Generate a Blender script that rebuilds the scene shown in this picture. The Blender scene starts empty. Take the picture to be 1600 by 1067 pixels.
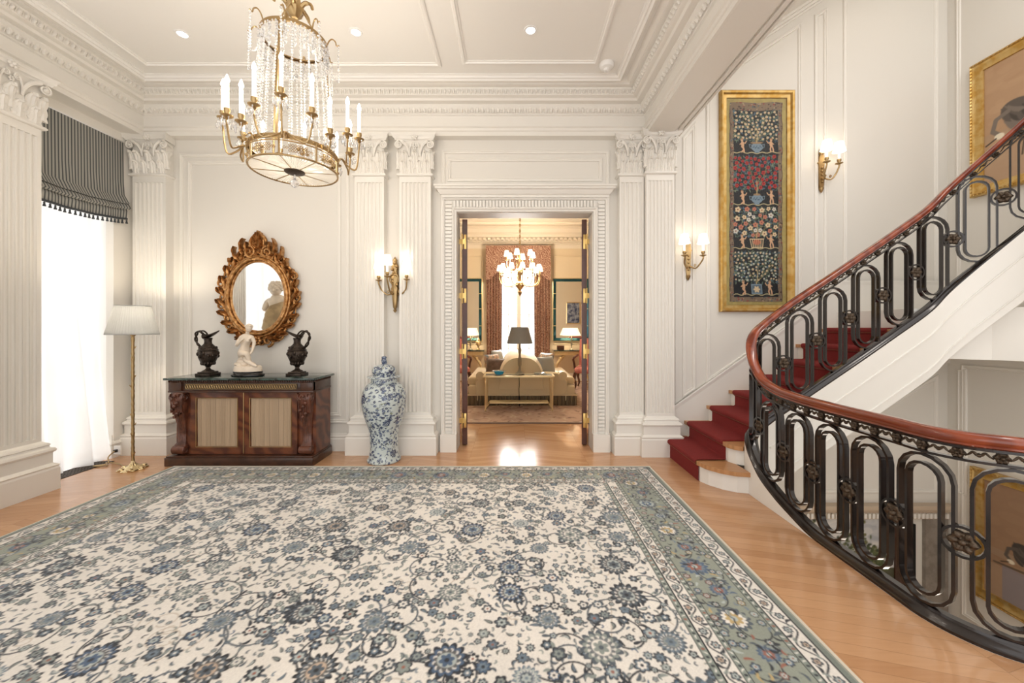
import bpy, bmesh, math, random
import numpy as np
from mathutils import Vector, Matrix
random.seed(7); RNG = np.random.default_rng(11)
PI = math.pi
SC = bpy.context.scene; COL = SC.collection
# ---------------------------------------------------------------- camera, world, exposure
cam_d = bpy.data.cameras.new('camera'); cam = bpy.data.objects.new('camera', cam_d); COL.objects.link(cam)
cam.location = (0, 0, 1.4); cam.rotation_euler = (PI/2, 0, 0)
cam_d.sensor_width = 36.0; cam_d.lens = 36.0*600/1600
cam_d.shift_x = -2/1600; cam_d.shift_y = -21.5/1600; cam_d.clip_start = .02; cam_d.clip_end = 200
SC.camera = cam
W = bpy.data.worlds.new('world'); SC.world = W; W.use_nodes = True
bgn = W.node_tree.nodes['Background']; bgn.inputs[0].default_value = (1.0, .98, .955, 1); bgn.inputs[1].default_value = 1.38
SC.view_settings.view_transform = 'Standard'; SC.view_settings.look = 'None'
SC.view_settings.gamma = 1; SC.view_settings.exposure = 0.42; SC.view_settings.use_curve_mapping = False
def light(name, typ, loc, power, col=(1, .89, .77), rot=(0, 0, 0), size=.1, sy=None, parent=None, spot=None):
    d = bpy.data.lights.new(name, typ); d.energy = power; d.color = col
    if typ == 'AREA':
        d.size = size
        if sy: d.shape = 'RECTANGLE'; d.size_y = sy
    elif typ == 'SUN': d.angle = size
    else: d.shadow_soft_size = size
    if spot: d.spot_size = spot; d.spot_blend = .6
    o = bpy.data.objects.new(name, d); COL.objects.link(o); o.location = loc; o.rotation_euler = rot
    if parent: o.parent = parent; o.location = Vector(loc)-base_of(parent)
    return o
# daylight outside the two street windows and the far window
light('daylight_left_window', 'AREA', (-5.6, 3.7, 1.9), 11, (.93, .96, 1), (0, -PI/2, 0), 3.0, 1.4)
light('daylight_second_window', 'AREA', (-5.6, 1.8, 1.9), 3, (.93, .96, 1), (0, -PI/2, 0), 3.0, 1.6)
light('daylight_far_window', 'AREA', (.14, 11.5, 1.9), 210, (1, .98, .95), (-PI/2, 0, 0), 1.6, 2.6)
light('stair_hall_fill', 'POINT', (3.2, 1.6, 5.2), 45, (1, .92, .82), size=.3)  # added fill without a fixture, brightens the stair wall
light('lower_hall_fill', 'POINT', (3.3, 2.6, -1.2), 17, (1, .88, .74), size=.3)  # unseen fill added to lift the dark stairwell below
light('sun', 'SUN', (0, 20, 20), 6, (1, .93, .82), Vector((.17, -1, -.5)).to_track_quat('-Z', 'Y').to_euler(), .01)

# ---------------------------------------------------------------- helpers
def base_of(o):
    v = Vector((0, 0, 0))
    while o is not None: v += o.location; o = o.parent
    return v
def tag(o, label=None, cat=None, group=None, kind=None):
    if label: o['label'] = label
    if cat: o['category'] = cat
    if group: o['group'] = group
    if kind: o['kind'] = kind
    return o
def thing(name, label, cat, loc, group=None, kind=None):
    o = bpy.data.objects.new(name, None); COL.objects.link(o); o.location = loc; o.empty_display_size = .1
    return tag(o, label, cat, group, kind)
def struct(name, loc=(0, 0, 0)):
    o = bpy.data.objects.new(name, None); COL.objects.link(o); o.location = loc; o['kind'] = 'structure'; return o
def copy_tree(o, parent=None):
    c = o.copy(); COL.objects.link(c)
    if parent: c.parent = parent
    for ch in list(o.children): copy_tree(ch, c)
    return c
class MB:
    def __init__(s): s.v = []; s.f = []; s.c = None
    def add(s, v, f):
        n = len(s.v); s.v += [tuple(p) for p in v]; s.f += [tuple(i+n for i in q) for q in f]; return s
    def box(s, x0, x1, y0, y1, z0, z1, b=0):
        if b > 0: return s.add(*bevbox(x0, x1, y0, y1, z0, z1, b))
        v = [(x, y, z) for x in (x0, x1) for y in (y0, y1) for z in (z0, z1)]
        return s.add(v, [(0, 1, 3, 2), (4, 6, 7, 5), (0, 4, 5, 1), (2, 3, 7, 6), (0, 2, 6, 4), (1, 5, 7, 3)])
    def loft(s, rings, closed=True, cap=True, loop=False):
        n = len(rings[0]); v = [p for r in rings for p in r]; f = []; R = len(rings)
        for i in range(R if loop else R-1):
            a = i*n; b = ((i+1) % R)*n
            for j in range(n if closed else n-1):
                k = (j+1) % n; f.append((a+j, a+k, b+k, b+j))
        if cap and closed and not loop:
            f.append(tuple(range(n))[::-1]); f.append(tuple((R-1)*n+j for j in range(n)))
        return s.add(v, f)
    def lathe(s, prof, c=(0, 0, 0), seg=24, sx=1, sy=1, cap=True, flute=None):
        rings = []
        for r, z in prof:
            ring = []
            for k in range(seg):
                a = 2*PI*k/seg; rr = r*(1+(flute[1]*math.cos(flute[0]*a) if flute else 0))
                ring.append((c[0]+rr*sx*math.cos(a), c[1]+rr*sy*math.sin(a), c[2]+z))
            rings.append(ring)
        return s.loft(rings, cap=cap)
    def tube(s, path, r, seg=8, closed=False, flat=1.0):
        P = [Vector(p) for p in path]; n = len(P); rs = r if isinstance(r, (list, tuple)) else [r]*n
        rings = []; up = None
        for i in range(n):
            if closed: t = P[(i+1) % n]-P[i-1]
            else: t = P[min(i+1, n-1)]-P[max(i-1, 0)]
            t = t.normalized() if t.length > 1e-9 else Vector((0, 0, 1))
            if up is None: up = Vector((0, 0, 1)) if abs(t.z) < .9 else Vector((1, 0, 0))
            sd = t.cross(up)
            if sd.length < 1e-6: sd = t.cross(Vector((0, 1, 0)))
            sd.normalize(); up = sd.cross(t).normalized()
            rings.append([tuple(P[i]+sd*(rs[i]*math.cos(2*PI*k/seg))+up*(rs[i]*flat*math.sin(2*PI*k/seg))) for k in range(seg)])
        return s.loft(rings, loop=closed)
    def ball(s, c, r, seg=10, rg=6, sx=1, sy=1, sz=1):
        pr = [(max(r*math.sin(PI*i/rg), r*.02), -r*sz*math.cos(PI*i/rg)) for i in range(rg+1)]
        return s.lathe(pr, c, seg, sx, sy)
    def cyl(s, c, r, h, seg=20, b=.0):
        pr = [(r, 0), (r, h)] if b == 0 else [(r-b, 0), (r, b), (r, h-b), (r-b, h)]
        return s.lathe(pr, c, seg)
    def poly(s, pts, z0, z1):
        return s.loft([[(x, y, z0) for x, y in pts], [(x, y, z1) for x, y in pts]])
    def mould(s, path, prof, closed=False, side=1, mp=None, capends=True):
        """profile (offset, height) run along a 2-D path with mitred corners"""
        n = len(path); rings = []
        for i in range(n):
            p = Vector(path[i][:2])
            a = Vector(path[i-1][:2]) if (i > 0 or closed) else None
            b = Vector(path[(i+1) % n][:2]) if (i < n-1 or closed) else None
            ns = []
            if a is not None: d = (p-a).normalized(); ns.append(Vector((-d.y, d.x)))
            if b is not None: d = (b-p).normalized(); ns.append(Vector((-d.y, d.x)))
            m = ns[0] if len(ns) == 1 else (ns[0]+ns[1]).normalized()
            k = 1/max(m.dot(ns[0]), .35)*side
            rings.append([(p.x+m.x*o*k, p.y+m.y*o*k, z) for o, z in prof])
        if mp: rings = [[mp(*q) for q in r] for r in rings]
        return s.loft(rings, loop=closed, cap=capends)
    def map(s, fn): s.v = [tuple(fn(*p)) for p in s.v]; return s
    def build(s, name, mat=None, parent=None, smooth=False, origin=None, mats=None, ang=40):
        me = bpy.data.meshes.new(name); b = base_of(parent) if parent else Vector(origin or (0, 0, 0))
        me.from_pydata([(p[0]-b.x, p[1]-b.y, p[2]-b.z) for p in s.v], [], s.f)
        bm = bmesh.new(); bm.from_mesh(me); bmesh.ops.recalc_face_normals(bm, faces=bm.faces); bm.to_mesh(me); bm.free()
        o = bpy.data.objects.new(name, me); COL.objects.link(o)
        if mat: me.materials.append(mat)
        if parent: o.parent = parent
        else: o.location = b
        if smooth:
            me.shade_smooth()
            try: me.set_sharp_from_angle(angle=math.radians(ang))
            except Exception: pass
        return o
def bevbox(x0, x1, y0, y1, z0, z1, b):
    bm = bmesh.new(); r = bmesh.ops.create_cube(bm, size=1)
    for v in bm.verts: v.co = Vector(((x0+x1)/2+v.co.x*(x1-x0), (y0+y1)/2+v.co.y*(y1-y0), (z0+z1)/2+v.co.z*(z1-z0)))
    b = min(b, abs(x1-x0)*.45, abs(y1-y0)*.45, abs(z1-z0)*.45)
    bmesh.ops.bevel(bm, geom=bm.edges[:], offset=b, segments=3 if b > .02 else 2, affect='EDGES', profile=.5)
    bm.verts.index_update(); v = [tuple(q.co) for q in bm.verts]; f = [tuple(w.index for w in q.verts) for q in bm.faces]; bm.free(); return v, f
def X(px, Y): return (px-802)/600*Y
def Z(py, Y): return 1.4-(py-512)/600*Y
def catmull(pts, n=8):
    P = [np.array(p, float) for p in pts]; P = [2*P[0]-P[1]]+P+[2*P[-1]-P[-2]]; out = []
    for i in range(1, len(P)-2):
        for k in range(n):
            t = k/n; out.append(.5*((2*P[i])+(-P[i-1]+P[i+1])*t+(2*P[i-1]-5*P[i]+4*P[i+1]-P[i+2])*t*t+(-P[i-1]+3*P[i]-3*P[i+1]+P[i+2])*t**3))
    out.append(P[-2]); return [tuple(p) for p in out]
# ---------------------------------------------------------------- materials
def mat(name, col, rough=.5, metal=0, bump=0, bscale=40, vary=0, vscale=6, emit=0, ecol=None, trans=0, ior=1.45, coat=0, sheen=0, alpha=1, vcol=None):
    m = bpy.data.materials.new(name); m.use_nodes = True; nt = m.node_tree; N = nt.nodes; L = nt.links; b = N['Principled BSDF']
    b.inputs['Base Color'].default_value = (*col, 1); b.inputs['Roughness'].default_value = rough; b.inputs['Metallic'].default_value = metal
    b.inputs['Transmission Weight'].default_value = trans; b.inputs['IOR'].default_value = ior; b.inputs['Coat Weight'].default_value = coat
    b.inputs['Coat Roughness'].default_value = .08; b.inputs['Sheen Weight'].default_value = sheen; b.inputs['Alpha'].default_value = alpha
    if emit: b.inputs['Emission Color'].default_value = (*(ecol or col), 1); b.inputs['Emission Strength'].default_value = emit
    tc = N.new('ShaderNodeTexCoord'); no = N.new('ShaderNodeTexNoise'); no.inputs['Scale'].default_value = vscale; no.inputs['Detail'].default_value = 4
    L.new(tc.outputs['Object'], no.inputs['Vector'])
    if vary or vcol:
        mx = N.new('ShaderNodeMix'); mx.data_type = 'RGBA'; c2 = vcol or tuple(c*(1-vary) for c in col)
        mx.inputs[6].default_value = (*col, 1); mx.inputs[7].default_value = (*c2, 1)
        rp = N.new('ShaderNodeMapRange'); rp.inputs[1].default_value = .4; rp.inputs[2].default_value = .62
        L.new(no.outputs['Fac'], rp.inputs[0]); L.new(rp.outputs[0], mx.inputs[0]); L.new(mx.outputs[2], b.inputs['Base Color'])
    if bump:
        n2 = N.new('ShaderNodeTexNoise'); n2.inputs['Scale'].default_value = bscale; n2.inputs['Detail'].default_value = 3
        L.new(tc.outputs['Object'], n2.inputs['Vector']); bp = N.new('ShaderNodeBump'); bp.inputs['Strength'].default_value = bump; bp.inputs['Distance'].default_value = .01
        L.new(n2.outputs['Fac'], bp.inputs['Height']); L.new(bp.outputs[0], b.inputs['Normal'])
    return m
def vmat(name, rough=.8, metal=0, coat=0, sheen=0, bump=0, bscale=300):
    m = mat(name, (.5, .5, .5), rough, metal, bump, bscale, coat=coat, sheen=sheen); nt = m.node_tree
    a = nt.nodes.new('ShaderNodeVertexColor'); a.layer_name = 'pattern'; nt.links.new(a.outputs['Color'], nt.nodes['Principled BSDF'].inputs['Base Color']); return m
def wave_mat(name, c1, c2, rough, scale, axis='X', dist=1.5, metal=0, coat=0, bump=0, detail=2, stretch=(1, 1, 1), lo=.2, hi=.8):
    m = mat(name, c1, rough, metal, coat=coat); nt = m.node_tree; N = nt.nodes; L = nt.links
    tc = [n for n in N if n.type == 'TEX_COORD'][0]; mpn = N.new('ShaderNodeMapping'); mpn.inputs['Scale'].default_value = stretch; L.new(tc.outputs['Object'], mpn.inputs[0])
    w = N.new('ShaderNodeTexWave'); w.bands_direction = axis; w.inputs['Scale'].default_value = scale; w.inputs['Distortion'].default_value = dist; w.inputs['Detail'].default_value = detail
    L.new(mpn.outputs[0], w.inputs['Vector']); mx = N.new('ShaderNodeMix'); mx.data_type = 'RGBA'; mx.inputs[6].default_value = (*c1, 1); mx.inputs[7].default_value = (*c2, 1)
    rp = N.new('ShaderNodeMapRange'); rp.inputs[1].default_value = lo; rp.inputs[2].default_value = hi; L.new(w.outputs['Fac'], rp.inputs[0]); L.new(rp.outputs[0], mx.inputs[0]); L.new(mx.outputs[2], N['Principled BSDF'].inputs['Base Color'])
    if bump:
        bp = N.new('ShaderNodeBump'); bp.inputs['Strength'].default_value = bump; bp.inputs['Distance'].default_value = .01; L.new(w.outputs['Fac'], bp.inputs['Height']); L.new(bp.outputs[0], N['Principled BSDF'].inputs['Normal'])
    return m
def srgb(r, g, b):
    f = lambda c: (c/255/12.92) if c/255 <= .04045 else ((c/255+.055)/1.055)**2.4
    return (f(r), f(g), f(b))
M = {}
M['wall'] = mat('cream_wall_paint', (.74, .71, .655), .45, bump=.03, bscale=60)
M['trim'] = mat('cream_trim_paint', (.80, .77, .715), .38)
M['ceil'] = mat('ceiling_paint', (.86, .84, .80), .6)
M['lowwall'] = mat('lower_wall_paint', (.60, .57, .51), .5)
M['white'] = mat('white_string_paint', (.84, .82, .77), .4)
M['gold'] = mat('aged_gilt', (.52, .29, .12), .34, .85, bump=.35, bscale=55, vcol=(.30, .13, .035), vscale=30)
M['gilt'] = mat('bright_gilt_frame', (.60, .42, .17), .36, .75, bump=.15, bscale=80, vcol=(.5, .29, .07), vscale=14)
M['brass'] = mat('polished_brass', (.66, .52, .30), .22, 1)
M['bronzegilt'] = mat('gilt_bronze', (.42, .29, .14), .3, .95, bump=.1, bscale=150)
M['hinge'] = mat('brass_hinge', (.80, .55, .20), .3, .8)
M['iron'] = mat('black_bronze_iron', (.018, .013, .012), .22, .35, coat=.5)
M['ironrel'] = mat('worn_iron_relief', (.09, .065, .045), .35, .7, bump=.4, bscale=120)
M['crystal'] = mat('crystal', (.98, .98, .98), .06, 0, trans=.72, ior=1.5)
M['candle'] = mat('candle_sleeve', (.95, .90, .80), .5, emit=1.2, ecol=(1, .85, .65))
M['bulb'] = mat('lit_bulb', (1, .95, .85), .4, emit=14, ecol=(1, .90, .76))
M['dimbulb'] = mat('shaded_bulb', (1, .95, .85), .4, emit=4, ecol=(1, .9, .76))
M['shade'] = mat('lit_silk_shade', (.95, .9, .8), .7, emit=.85, ecol=(1, .88, .72))
M['bronze'] = mat('dark_bronze', (.030, .021, .016), .28, .75, bump=.5, bscale=70, vcol=(.06, .045, .035), vscale=25)
M['marble'] = mat('statue_marble', (.80, .69, .56), .35, vary=.12, vscale=10, bump=.03)
M['blackwood'] = mat('ebonised_wood', (.012, .010, .009), .25, coat=.4)
M['vine'] = wave_mat('mahogany_flame', (.075, .020, .010), (.17, .052, .021), .28, 2.2, 'DIAGONAL', 11, coat=.3, stretch=(1.3, 1.3, 1.8), detail=5, lo=.1, hi=.95)
M['carved'] = mat('carved_mahogany', (.13, .042, .022), .3, coat=.25, bump=.25, bscale=60, vary=.5, vscale=18)
M['darkmah'] = mat('dark_mahogany_moulding', (.065, .024, .012), .3, coat=.25, vary=.4, vscale=12)
M['door'] = mat('dark_mahogany_door', (.10, .032, .018), .3, coat=.3, vary=.3, vscale=5)
M['pleatfab'] = wave_mat('pleated_tan_silk', (.53, .385, .255), (.47, .335, .215), .6, 70, 'X', .35, bump=.25)
M['handrail'] = wave_mat('handrail_mahogany', (.27, .052, .018), (.17, .028, .010), .16, 6, 'X', 3, coat=.6, stretch=(.5, .5, 3))
M['tread'] = wave_mat('oak_tread', (.52, .27, .12), (.45, .22, .09), .3, 8, 'Y', 2)
M['runner'] = mat('crimson_carpet', (.28, .024, .021), .95, bump=.8, bscale=350, vary=.25, vscale=120)
M['greenmarble'] = mat('green_marble', (.010, .018, .015), .10, coat=.4, vcol=(.045, .08, .068), vscale=22)
M['curtain'] = mat('sheer_curtain', (.92, .91, .90), .8)
M['silver'] = mat('mirror_glass', (.92, .94, .95), .02, 1)
M['plastic'] = mat('white_plastic', (.85, .84, .82), .4)
M['black'] = mat('black_void', (.004, .004, .004), .8)
M['bulbcan'] = mat('downlight_lamp', (1, .97, .9), .5, emit=6)
M['chromium'] = mat('chrome_ring', (.8, .8, .78), .2, 1)
# sheer curtain: translucent cloth
def sheer(m, tr=.55, tp=.05, col=(.93, .92, .91)):
    nt = m.node_tree; N = nt.nodes; L = nt.links; out = N['Material Output']; d = N.new('ShaderNodeBsdfDiffuse'); t = N.new('ShaderNodeBsdfTranslucent'); p = N.new('ShaderNodeBsdfTransparent')
    d.inputs[0].default_value = (*col, 1); t.inputs[0].default_value = (*col, 1); a = N.new('ShaderNodeMixShader'); b = N.new('ShaderNodeMixShader'); a.inputs[0].default_value = tr; b.inputs[0].default_value = tp
    L.new(d.outputs[0], a.inputs[1]); L.new(t.outputs[0], a.inputs[2]); L.new(a.outputs[0], b.inputs[1]); L.new(p.outputs[0], b.inputs[2]); L.new(b.outputs[0], out.inputs[0])
sheer(M['curtain'])
# wooden floor: chevron strips
def floor_mat():
    m = mat('oak_parquet', (.56, .30, .14), .2, coat=.25); nt = m.node_tree; N = nt.nodes; L = nt.links; tc = [n for n in N if n.type == 'TEX_COORD'][0]
    sp = N.new('ShaderNodeSeparateXYZ'); L.new(tc.outputs['Object'], sp.inputs[0])
    def mth(op, a, b=None):
        n = N.new('ShaderNodeMath'); n.operation = op
        for i, q in enumerate((a, b)):
            if q is None: continue
            if isinstance(q, (int, float)): n.inputs[i].default_value = q
            else: L.new(q, n.inputs[i])
        return n.outputs[0]
    w = .62; xs = mth('DIVIDE', mth('ADD', sp.outputs[0], 20.31), w); ci = mth('FLOOR', xs)
    fr = mth('ABSOLUTE', mth('SUBTRACT', mth('FRACT', mth('MULTIPLY', xs, .5)), .5))
    v = mth('DIVIDE', mth('ADD', sp.outputs[1], mth('MULTIPLY', fr, w*.55)), .072); ri = mth('FLOOR', v)
    cmb = N.new('ShaderNodeCombineXYZ'); L.new(ci, cmb.inputs[0]); L.new(ri, cmb.inputs[1]); wn = N.new('ShaderNodeTexWhiteNoise'); wn.noise_dimensions = '2D'; L.new(cmb.outputs[0], wn.inputs['Vector'])
    no = N.new('ShaderNodeTexNoise'); no.inputs['Scale'].default_value = 3; no.inputs['Detail'].default_value = 5; mpn = N.new('ShaderNodeMapping'); mpn.inputs['Scale'].default_value = (2, 22, 2); L.new(tc.outputs['Object'], mpn.inputs[0]); L.new(mpn.outputs[0], no.inputs['Vector'])
    f = mth('ADD', mth('MULTIPLY', wn.outputs['Value'], .55), mth('MULTIPLY', no.outputs['Fac'], .5))
    cr = N.new('ShaderNodeValToRGB'); L.new(f, cr.inputs[0]); e = cr.color_ramp.elements; e[0].position = .15; e[0].color = (.47, .245, .12, 1); e[1].position = .9; e[1].color = (.60, .345, .185, 1)
    j = mth('FRACT', v); jm = mth('MINIMUM', j, mth('SUBTRACT', 1, j)); jx = mth('FRACT', xs); jn = mth('MULTIPLY', mth('MINIMUM', jx, mth('SUBTRACT', 1, jx)), w/.072)
    jj = N.new('ShaderNodeMapRange'); L.new(mth('MINIMUM', jm, jn), jj.inputs[0]); jj.inputs[1].default_value = .0; jj.inputs[2].default_value = .035; jj.inputs[3].default_value = .72; jj.inputs[4].default_value = 1
    mx = N.new('ShaderNodeMix'); mx.data_type = 'RGBA'; mx.blend_type = 'MULTIPLY'; mx.inputs[0].default_value = 1; L.new(cr.outputs[0], mx.inputs[6]); L.new(jj.outputs[0], mx.inputs[7]); L.new(mx.outputs[2], N['Principled BSDF'].inputs['Base Color']); return m
M['floor'] = floor_mat()
# ---------------------------------------------------------------- pattern canvas (colours belong to the cloth / glaze itself)
class Canvas:
    def __init__(s, w, h, res, bg):
        s.res = res; s.W = int(round(w/res)); s.H = int(round(h/res)); s.a = np.empty((s.H, s.W, 3), np.float32); s.a[:] = bg; s.wrap = False
    def win(s, cx, cy, r):
        x0 = max(int((cx-r)/s.res), 0); x1 = min(int((cx+r)/s.res)+2, s.W); y0 = max(int((cy-r)/s.res), 0); y1 = min(int((cy+r)/s.res)+2, s.H)
        if x0 >= x1 or y0 >= y1: return None
        yy, xx = np.mgrid[y0:y1, x0:x1]; return (slice(y0, y1), slice(x0, x1)), (xx+.5)*s.res-cx, (yy+.5)*s.res-cy
    def put(s, sl, m, col, al=1):
        m = np.clip(m, 0, 1)[..., None]*al; s.a[sl] = s.a[sl]*(1-m)+np.array(col, np.float32)*m
    def blob(s, cx, cy, rx, ry, col, ang=0, al=1):
        w = s.win(cx, cy, max(rx, ry)+s.res)
        if w is None: return
        sl, x, y = w; c, n = math.cos(ang), math.sin(ang); u = (x*c+y*n)/rx; v = (-x*n+y*c)/ry; d = np.sqrt(u*u+v*v); s.put(sl, (1-d)*min(rx, ry)/s.res+.5, col, al)
    def star(s, cx, cy, r, n, amp, col, ph=0, sx=1, al=1, sharp=1):
        w = s.win(cx, cy, r*(1+amp)+s.res)
        if w is None: return
        sl, x, y = w; x = x/sx; a = np.arctan2(y, x)+ph; d = np.hypot(x, y); q = np.abs(np.cos(a*n/2))**sharp; s.put(sl, (r*(1-amp+2*amp*q)-d)/s.res+.5, col, al)
    def line(s, pts, wd, col, al=1):
        for (x0, y0), (x1, y1) in zip(pts[:-1], pts[1:]):
            cx, cy = (x0+x1)/2, (y0+y1)/2; L = math.hypot(x1-x0, y1-y0); w = s.win(cx, cy, L/2+wd+s.res)
            if w is None or L < 1e-6: continue
            sl, x, y = w; ux, uy = (x1-x0)/L, (y1-y0)/L; t = np.clip(x*ux+y*uy, -L/2, L/2); d = np.hypot(x-t*ux, y-t*uy); s.put(sl, (wd/2-d)/s.res+.5, col, al)
    def leaf(s, cx, cy, L, wd, ang, col, curl=.5, al=1):
        w = s.win(cx, cy, L*.75+s.res)
        if w is None: return
        sl, x, y = w; c, n = math.cos(ang), math.sin(ang); u = (x*c+y*n)/(L/2); v = (-x*n+y*c)-curl*wd*(u*u-.5); h = wd*.5*np.sqrt(np.clip(1-u*u, 0, 1))*(1+.4*u); s.put(sl, np.where(np.abs(u) < 1, (h-np.abs(v))/s.res+.5, 0), col, al)
    def rect(s, x0, x1, y0, y1, col, al=1):
        i = lambda q: int(round(q/s.res)); s.a[max(i(y0), 0):i(y1), max(i(x0), 0):i(x1)] = s.a[max(i(y0), 0):i(y1), max(i(x0), 0):i(x1)]*(1-al)+np.array(col, np.float32)*al
    def sample(s, u, v):
        fx = np.clip(u/s.res-.5, 0, s.W-1.001); fy = np.clip(v/s.res-.5, 0, s.H-1.001); x0 = fx.astype(int); y0 = fy.astype(int); ax = (fx-x0)[..., None]; ay = (fy-y0)[..., None]
        return (s.a[y0, x0]*(1-ax)+s.a[y0, x0+1]*ax)*(1-ay)+(s.a[y0+1, x0]*(1-ax)+s.a[y0+1, x0+1]*ax)*ay
def grid_obj(name, P, C, m, parent=None, origin=(0, 0, 0), smooth=True):
    """P (rows, cols, 3) points, C colours -> one mesh with its pattern"""
    R, K = P.shape[:2]; me = bpy.data.meshes.new(name); b = np.array(base_of(parent) if parent else origin)
    me.vertices.add(R*K); me.vertices.foreach_set('co', (P.reshape(-1, 3)-b).astype(np.float32).ravel())
    idx = np.arange(R*K).reshape(R, K); q = np.stack([idx[:-1, :-1], idx[:-1, 1:], idx[1:, 1:], idx[1:, :-1]], -1).reshape(-1, 4); n = len(q)
    me.loops.add(n*4); me.loops.foreach_set('vertex_index', q.ravel().astype(np.int32)); me.polygons.add(n); me.polygons.foreach_set('loop_start', np.arange(0, n*4, 4, dtype=np.int32))
    try: me.polygons.foreach_set('loop_total', np.full(n, 4, np.int32))
    except Exception: pass
    me.update(calc_edges=True); me.validate()
    ca = me.color_attributes.new('pattern', 'FLOAT_COLOR', 'POINT'); full = np.ones((R*K, 4), np.float32); full[:, :3] = C.reshape(-1, 3); ca.data.foreach_set('color', full.ravel())
    if smooth: me.polygons.foreach_set('use_smooth', np.ones(n, bool))
    o = bpy.data.objects.new(name, me); COL.objects.link(o); me.materials.append(m)
    if parent: o.parent = parent
    else: o.location = origin
    return o
# ================================================================ THE SETTING
YW = 4.38; XL = -4.39; XR = 4.93; YS = 4.36; ZC = 4.0
def sbox(name, mt, *boxes):
    b = MB()
    for q in boxes: b.box(*q)
    o = b.build(name, mt); o['kind'] = 'structure'; return o
sbox('wall_back', M['wall'], (XL-.4, -.64, YW, YW+.22, 0, ZC+.3), (.90, 1.84, YW, YW+.22, 0, ZC+.3), (-.64, .90, YW, YW+.22, 2.71, ZC+.3))
# left wall with two window openings
sbox('wall_left', M['wall'], (XL-.35, XL, 4.24, 4.38, 0, ZC+.3), (XL-.35, XL, 2.75, 3.30, 0, ZC+.3), (XL-.35, XL, -1.6, .95, 0, ZC+.3),
     (XL-.35, XL, 3.30, 4.24, 3.45, ZC+.3), (XL-.35, XL, .95, 2.75, 3.45, ZC+.3))
sbox('wall_stair', M['wall'], (1.84, XR+.2, YS, YS+.24, -3.3, 6.7))
sbox('wall_right', M['wall'], (XR, XR+.2, -1.6, YS, -3.3, 6.7))
sbox('wall_light_block', M['lowwall'], (1.86, 1.96, 1.40, YS, -3.3, -.36), (1.96, XR, 1.30, 1.40, -3.3, -.36))  # out-of-view walls under the floor edge, added to block light
# rail path ------------------------------------------------------
G = [(2.9, 1.46, 0, .885), (2.7, 1.49, 0, .885), (2.5, 1.525, 0, .885), (2.3, 1.575, 0, .888), (2.14, 1.655, 0, .89), (2.06, 1.75, 0, .885), (2.02, 1.87, 0, .882), (2.022, 2.03, 0, .882), (2.025, 2.2, 0, .88), (2.035, 2.55, .0, .878),
     (2.035, 2.75, .045, .885), (2.035, 2.95, .11, .905), (2.035, 3.13, .205, .965), (2.045, 3.28, .36, 1.12), (2.11, 3.39, .46, 1.30), (2.26, 3.445, .54, 1.43), (2.5, 3.45, .70, 1.61), (2.8, 3.45, .905, 1.81), (3.1, 3.45, 1.11, 2.015), (3.4, 3.45, 1.32, 2.22), (3.7, 3.45, 1.535, 2.435)]
for i, a in enumerate((15, 30, 45, 60, 75, 90)):
    t = math.radians(a); G.append((3.7+.6*math.sin(t), 2.85+.6*math.cos(t), 1.535+.67*a/60*1.0, 2.435+.67*a/60))
G.append((4.3, 2.55, 2.78, 3.68)); G.append((4.3, 2.1, 3.1, 4.0))
GP = np.array(catmull(G, 8)); seg = np.hypot(np.diff(GP[:, 0]), np.diff(GP[:, 1])); GS = np.concatenate([[0], np.cumsum(seg)])
def rail(s):
    p = [float(np.interp(s, GS, GP[:, k])) for k in range(4)]; e = .02
    a = [float(np.interp(s-e, GS, GP[:, k])) for k in range(2)]; b = [float(np.interp(s+e, GS, GP[:, k])) for k in range(2)]
    t = Vector((b[0]-a[0], b[1]-a[1])); t.normalize() if t.length else None
    return Vector((p[0], p[1])), t, p[2], p[3]
# outside (room side) is to the left of travel (path starts near the camera)
edge = []
for i in range(len(GP)):
    if GP[i, 1] > 3.30 and GP[i, 0] < 3: break
    p, t, _, _ = rail(GS[i]); edge.append((p.x-t.y*.052, p.y+t.x*.052))
fl = [(XL, -1.6), (XR, -1.6), (XR, 1.40)]+edge+[(1.99, 3.5), (1.99, YS), (1.84, YS), (1.84, YW), (XL, YW)]
o = MB().poly(fl, -.34, 0).build('floor', M['floor']); o['kind'] = 'structure'
sbox('floor_lower', M['floor'], (1.2, XR, 1.0, YS, -3.4, -3.3))
sbox('floor_far', M['floor'], (-3.6, 3.8, YW, 10.35, -.2, 0))
# ceiling --------------------------------------------------------
sbox('ceiling', M['ceil'], (XL-.3, 1.84, -1.6, YW+.2, ZC, ZC+.25))
b = MB(); pm = [(0, .0), (.0, -.012), (.012, -.02), (.03, -.022), (.036, -.01), (.05, -.008), (.05, 0)]
def cpanel(b, x0, x1, y0, y1, pm=pm):
    b.mould([(x0, y0), (x1, y0), (x1, y1), (x0, y1)], [(o, ZC+.001+z) for o, z in pm], closed=True, side=1)
cpanel(b, -3.64, -.71, -1.5, 3.81); cpanel(b, -.50, .83, -1.5, 3.78)
pm2 = [(0, 0), (0, -.03), (.02, -.045), (.035, -.03), (.05, -.03), (.06, -.012), (.075, -.01), (.075, 0)]
cpanel(b, -3.84, 1.13, -1.55, 4.0, pm2)
o = b.build('trim_1', M['ceil']); o['kind'] = 'structure'
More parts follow.
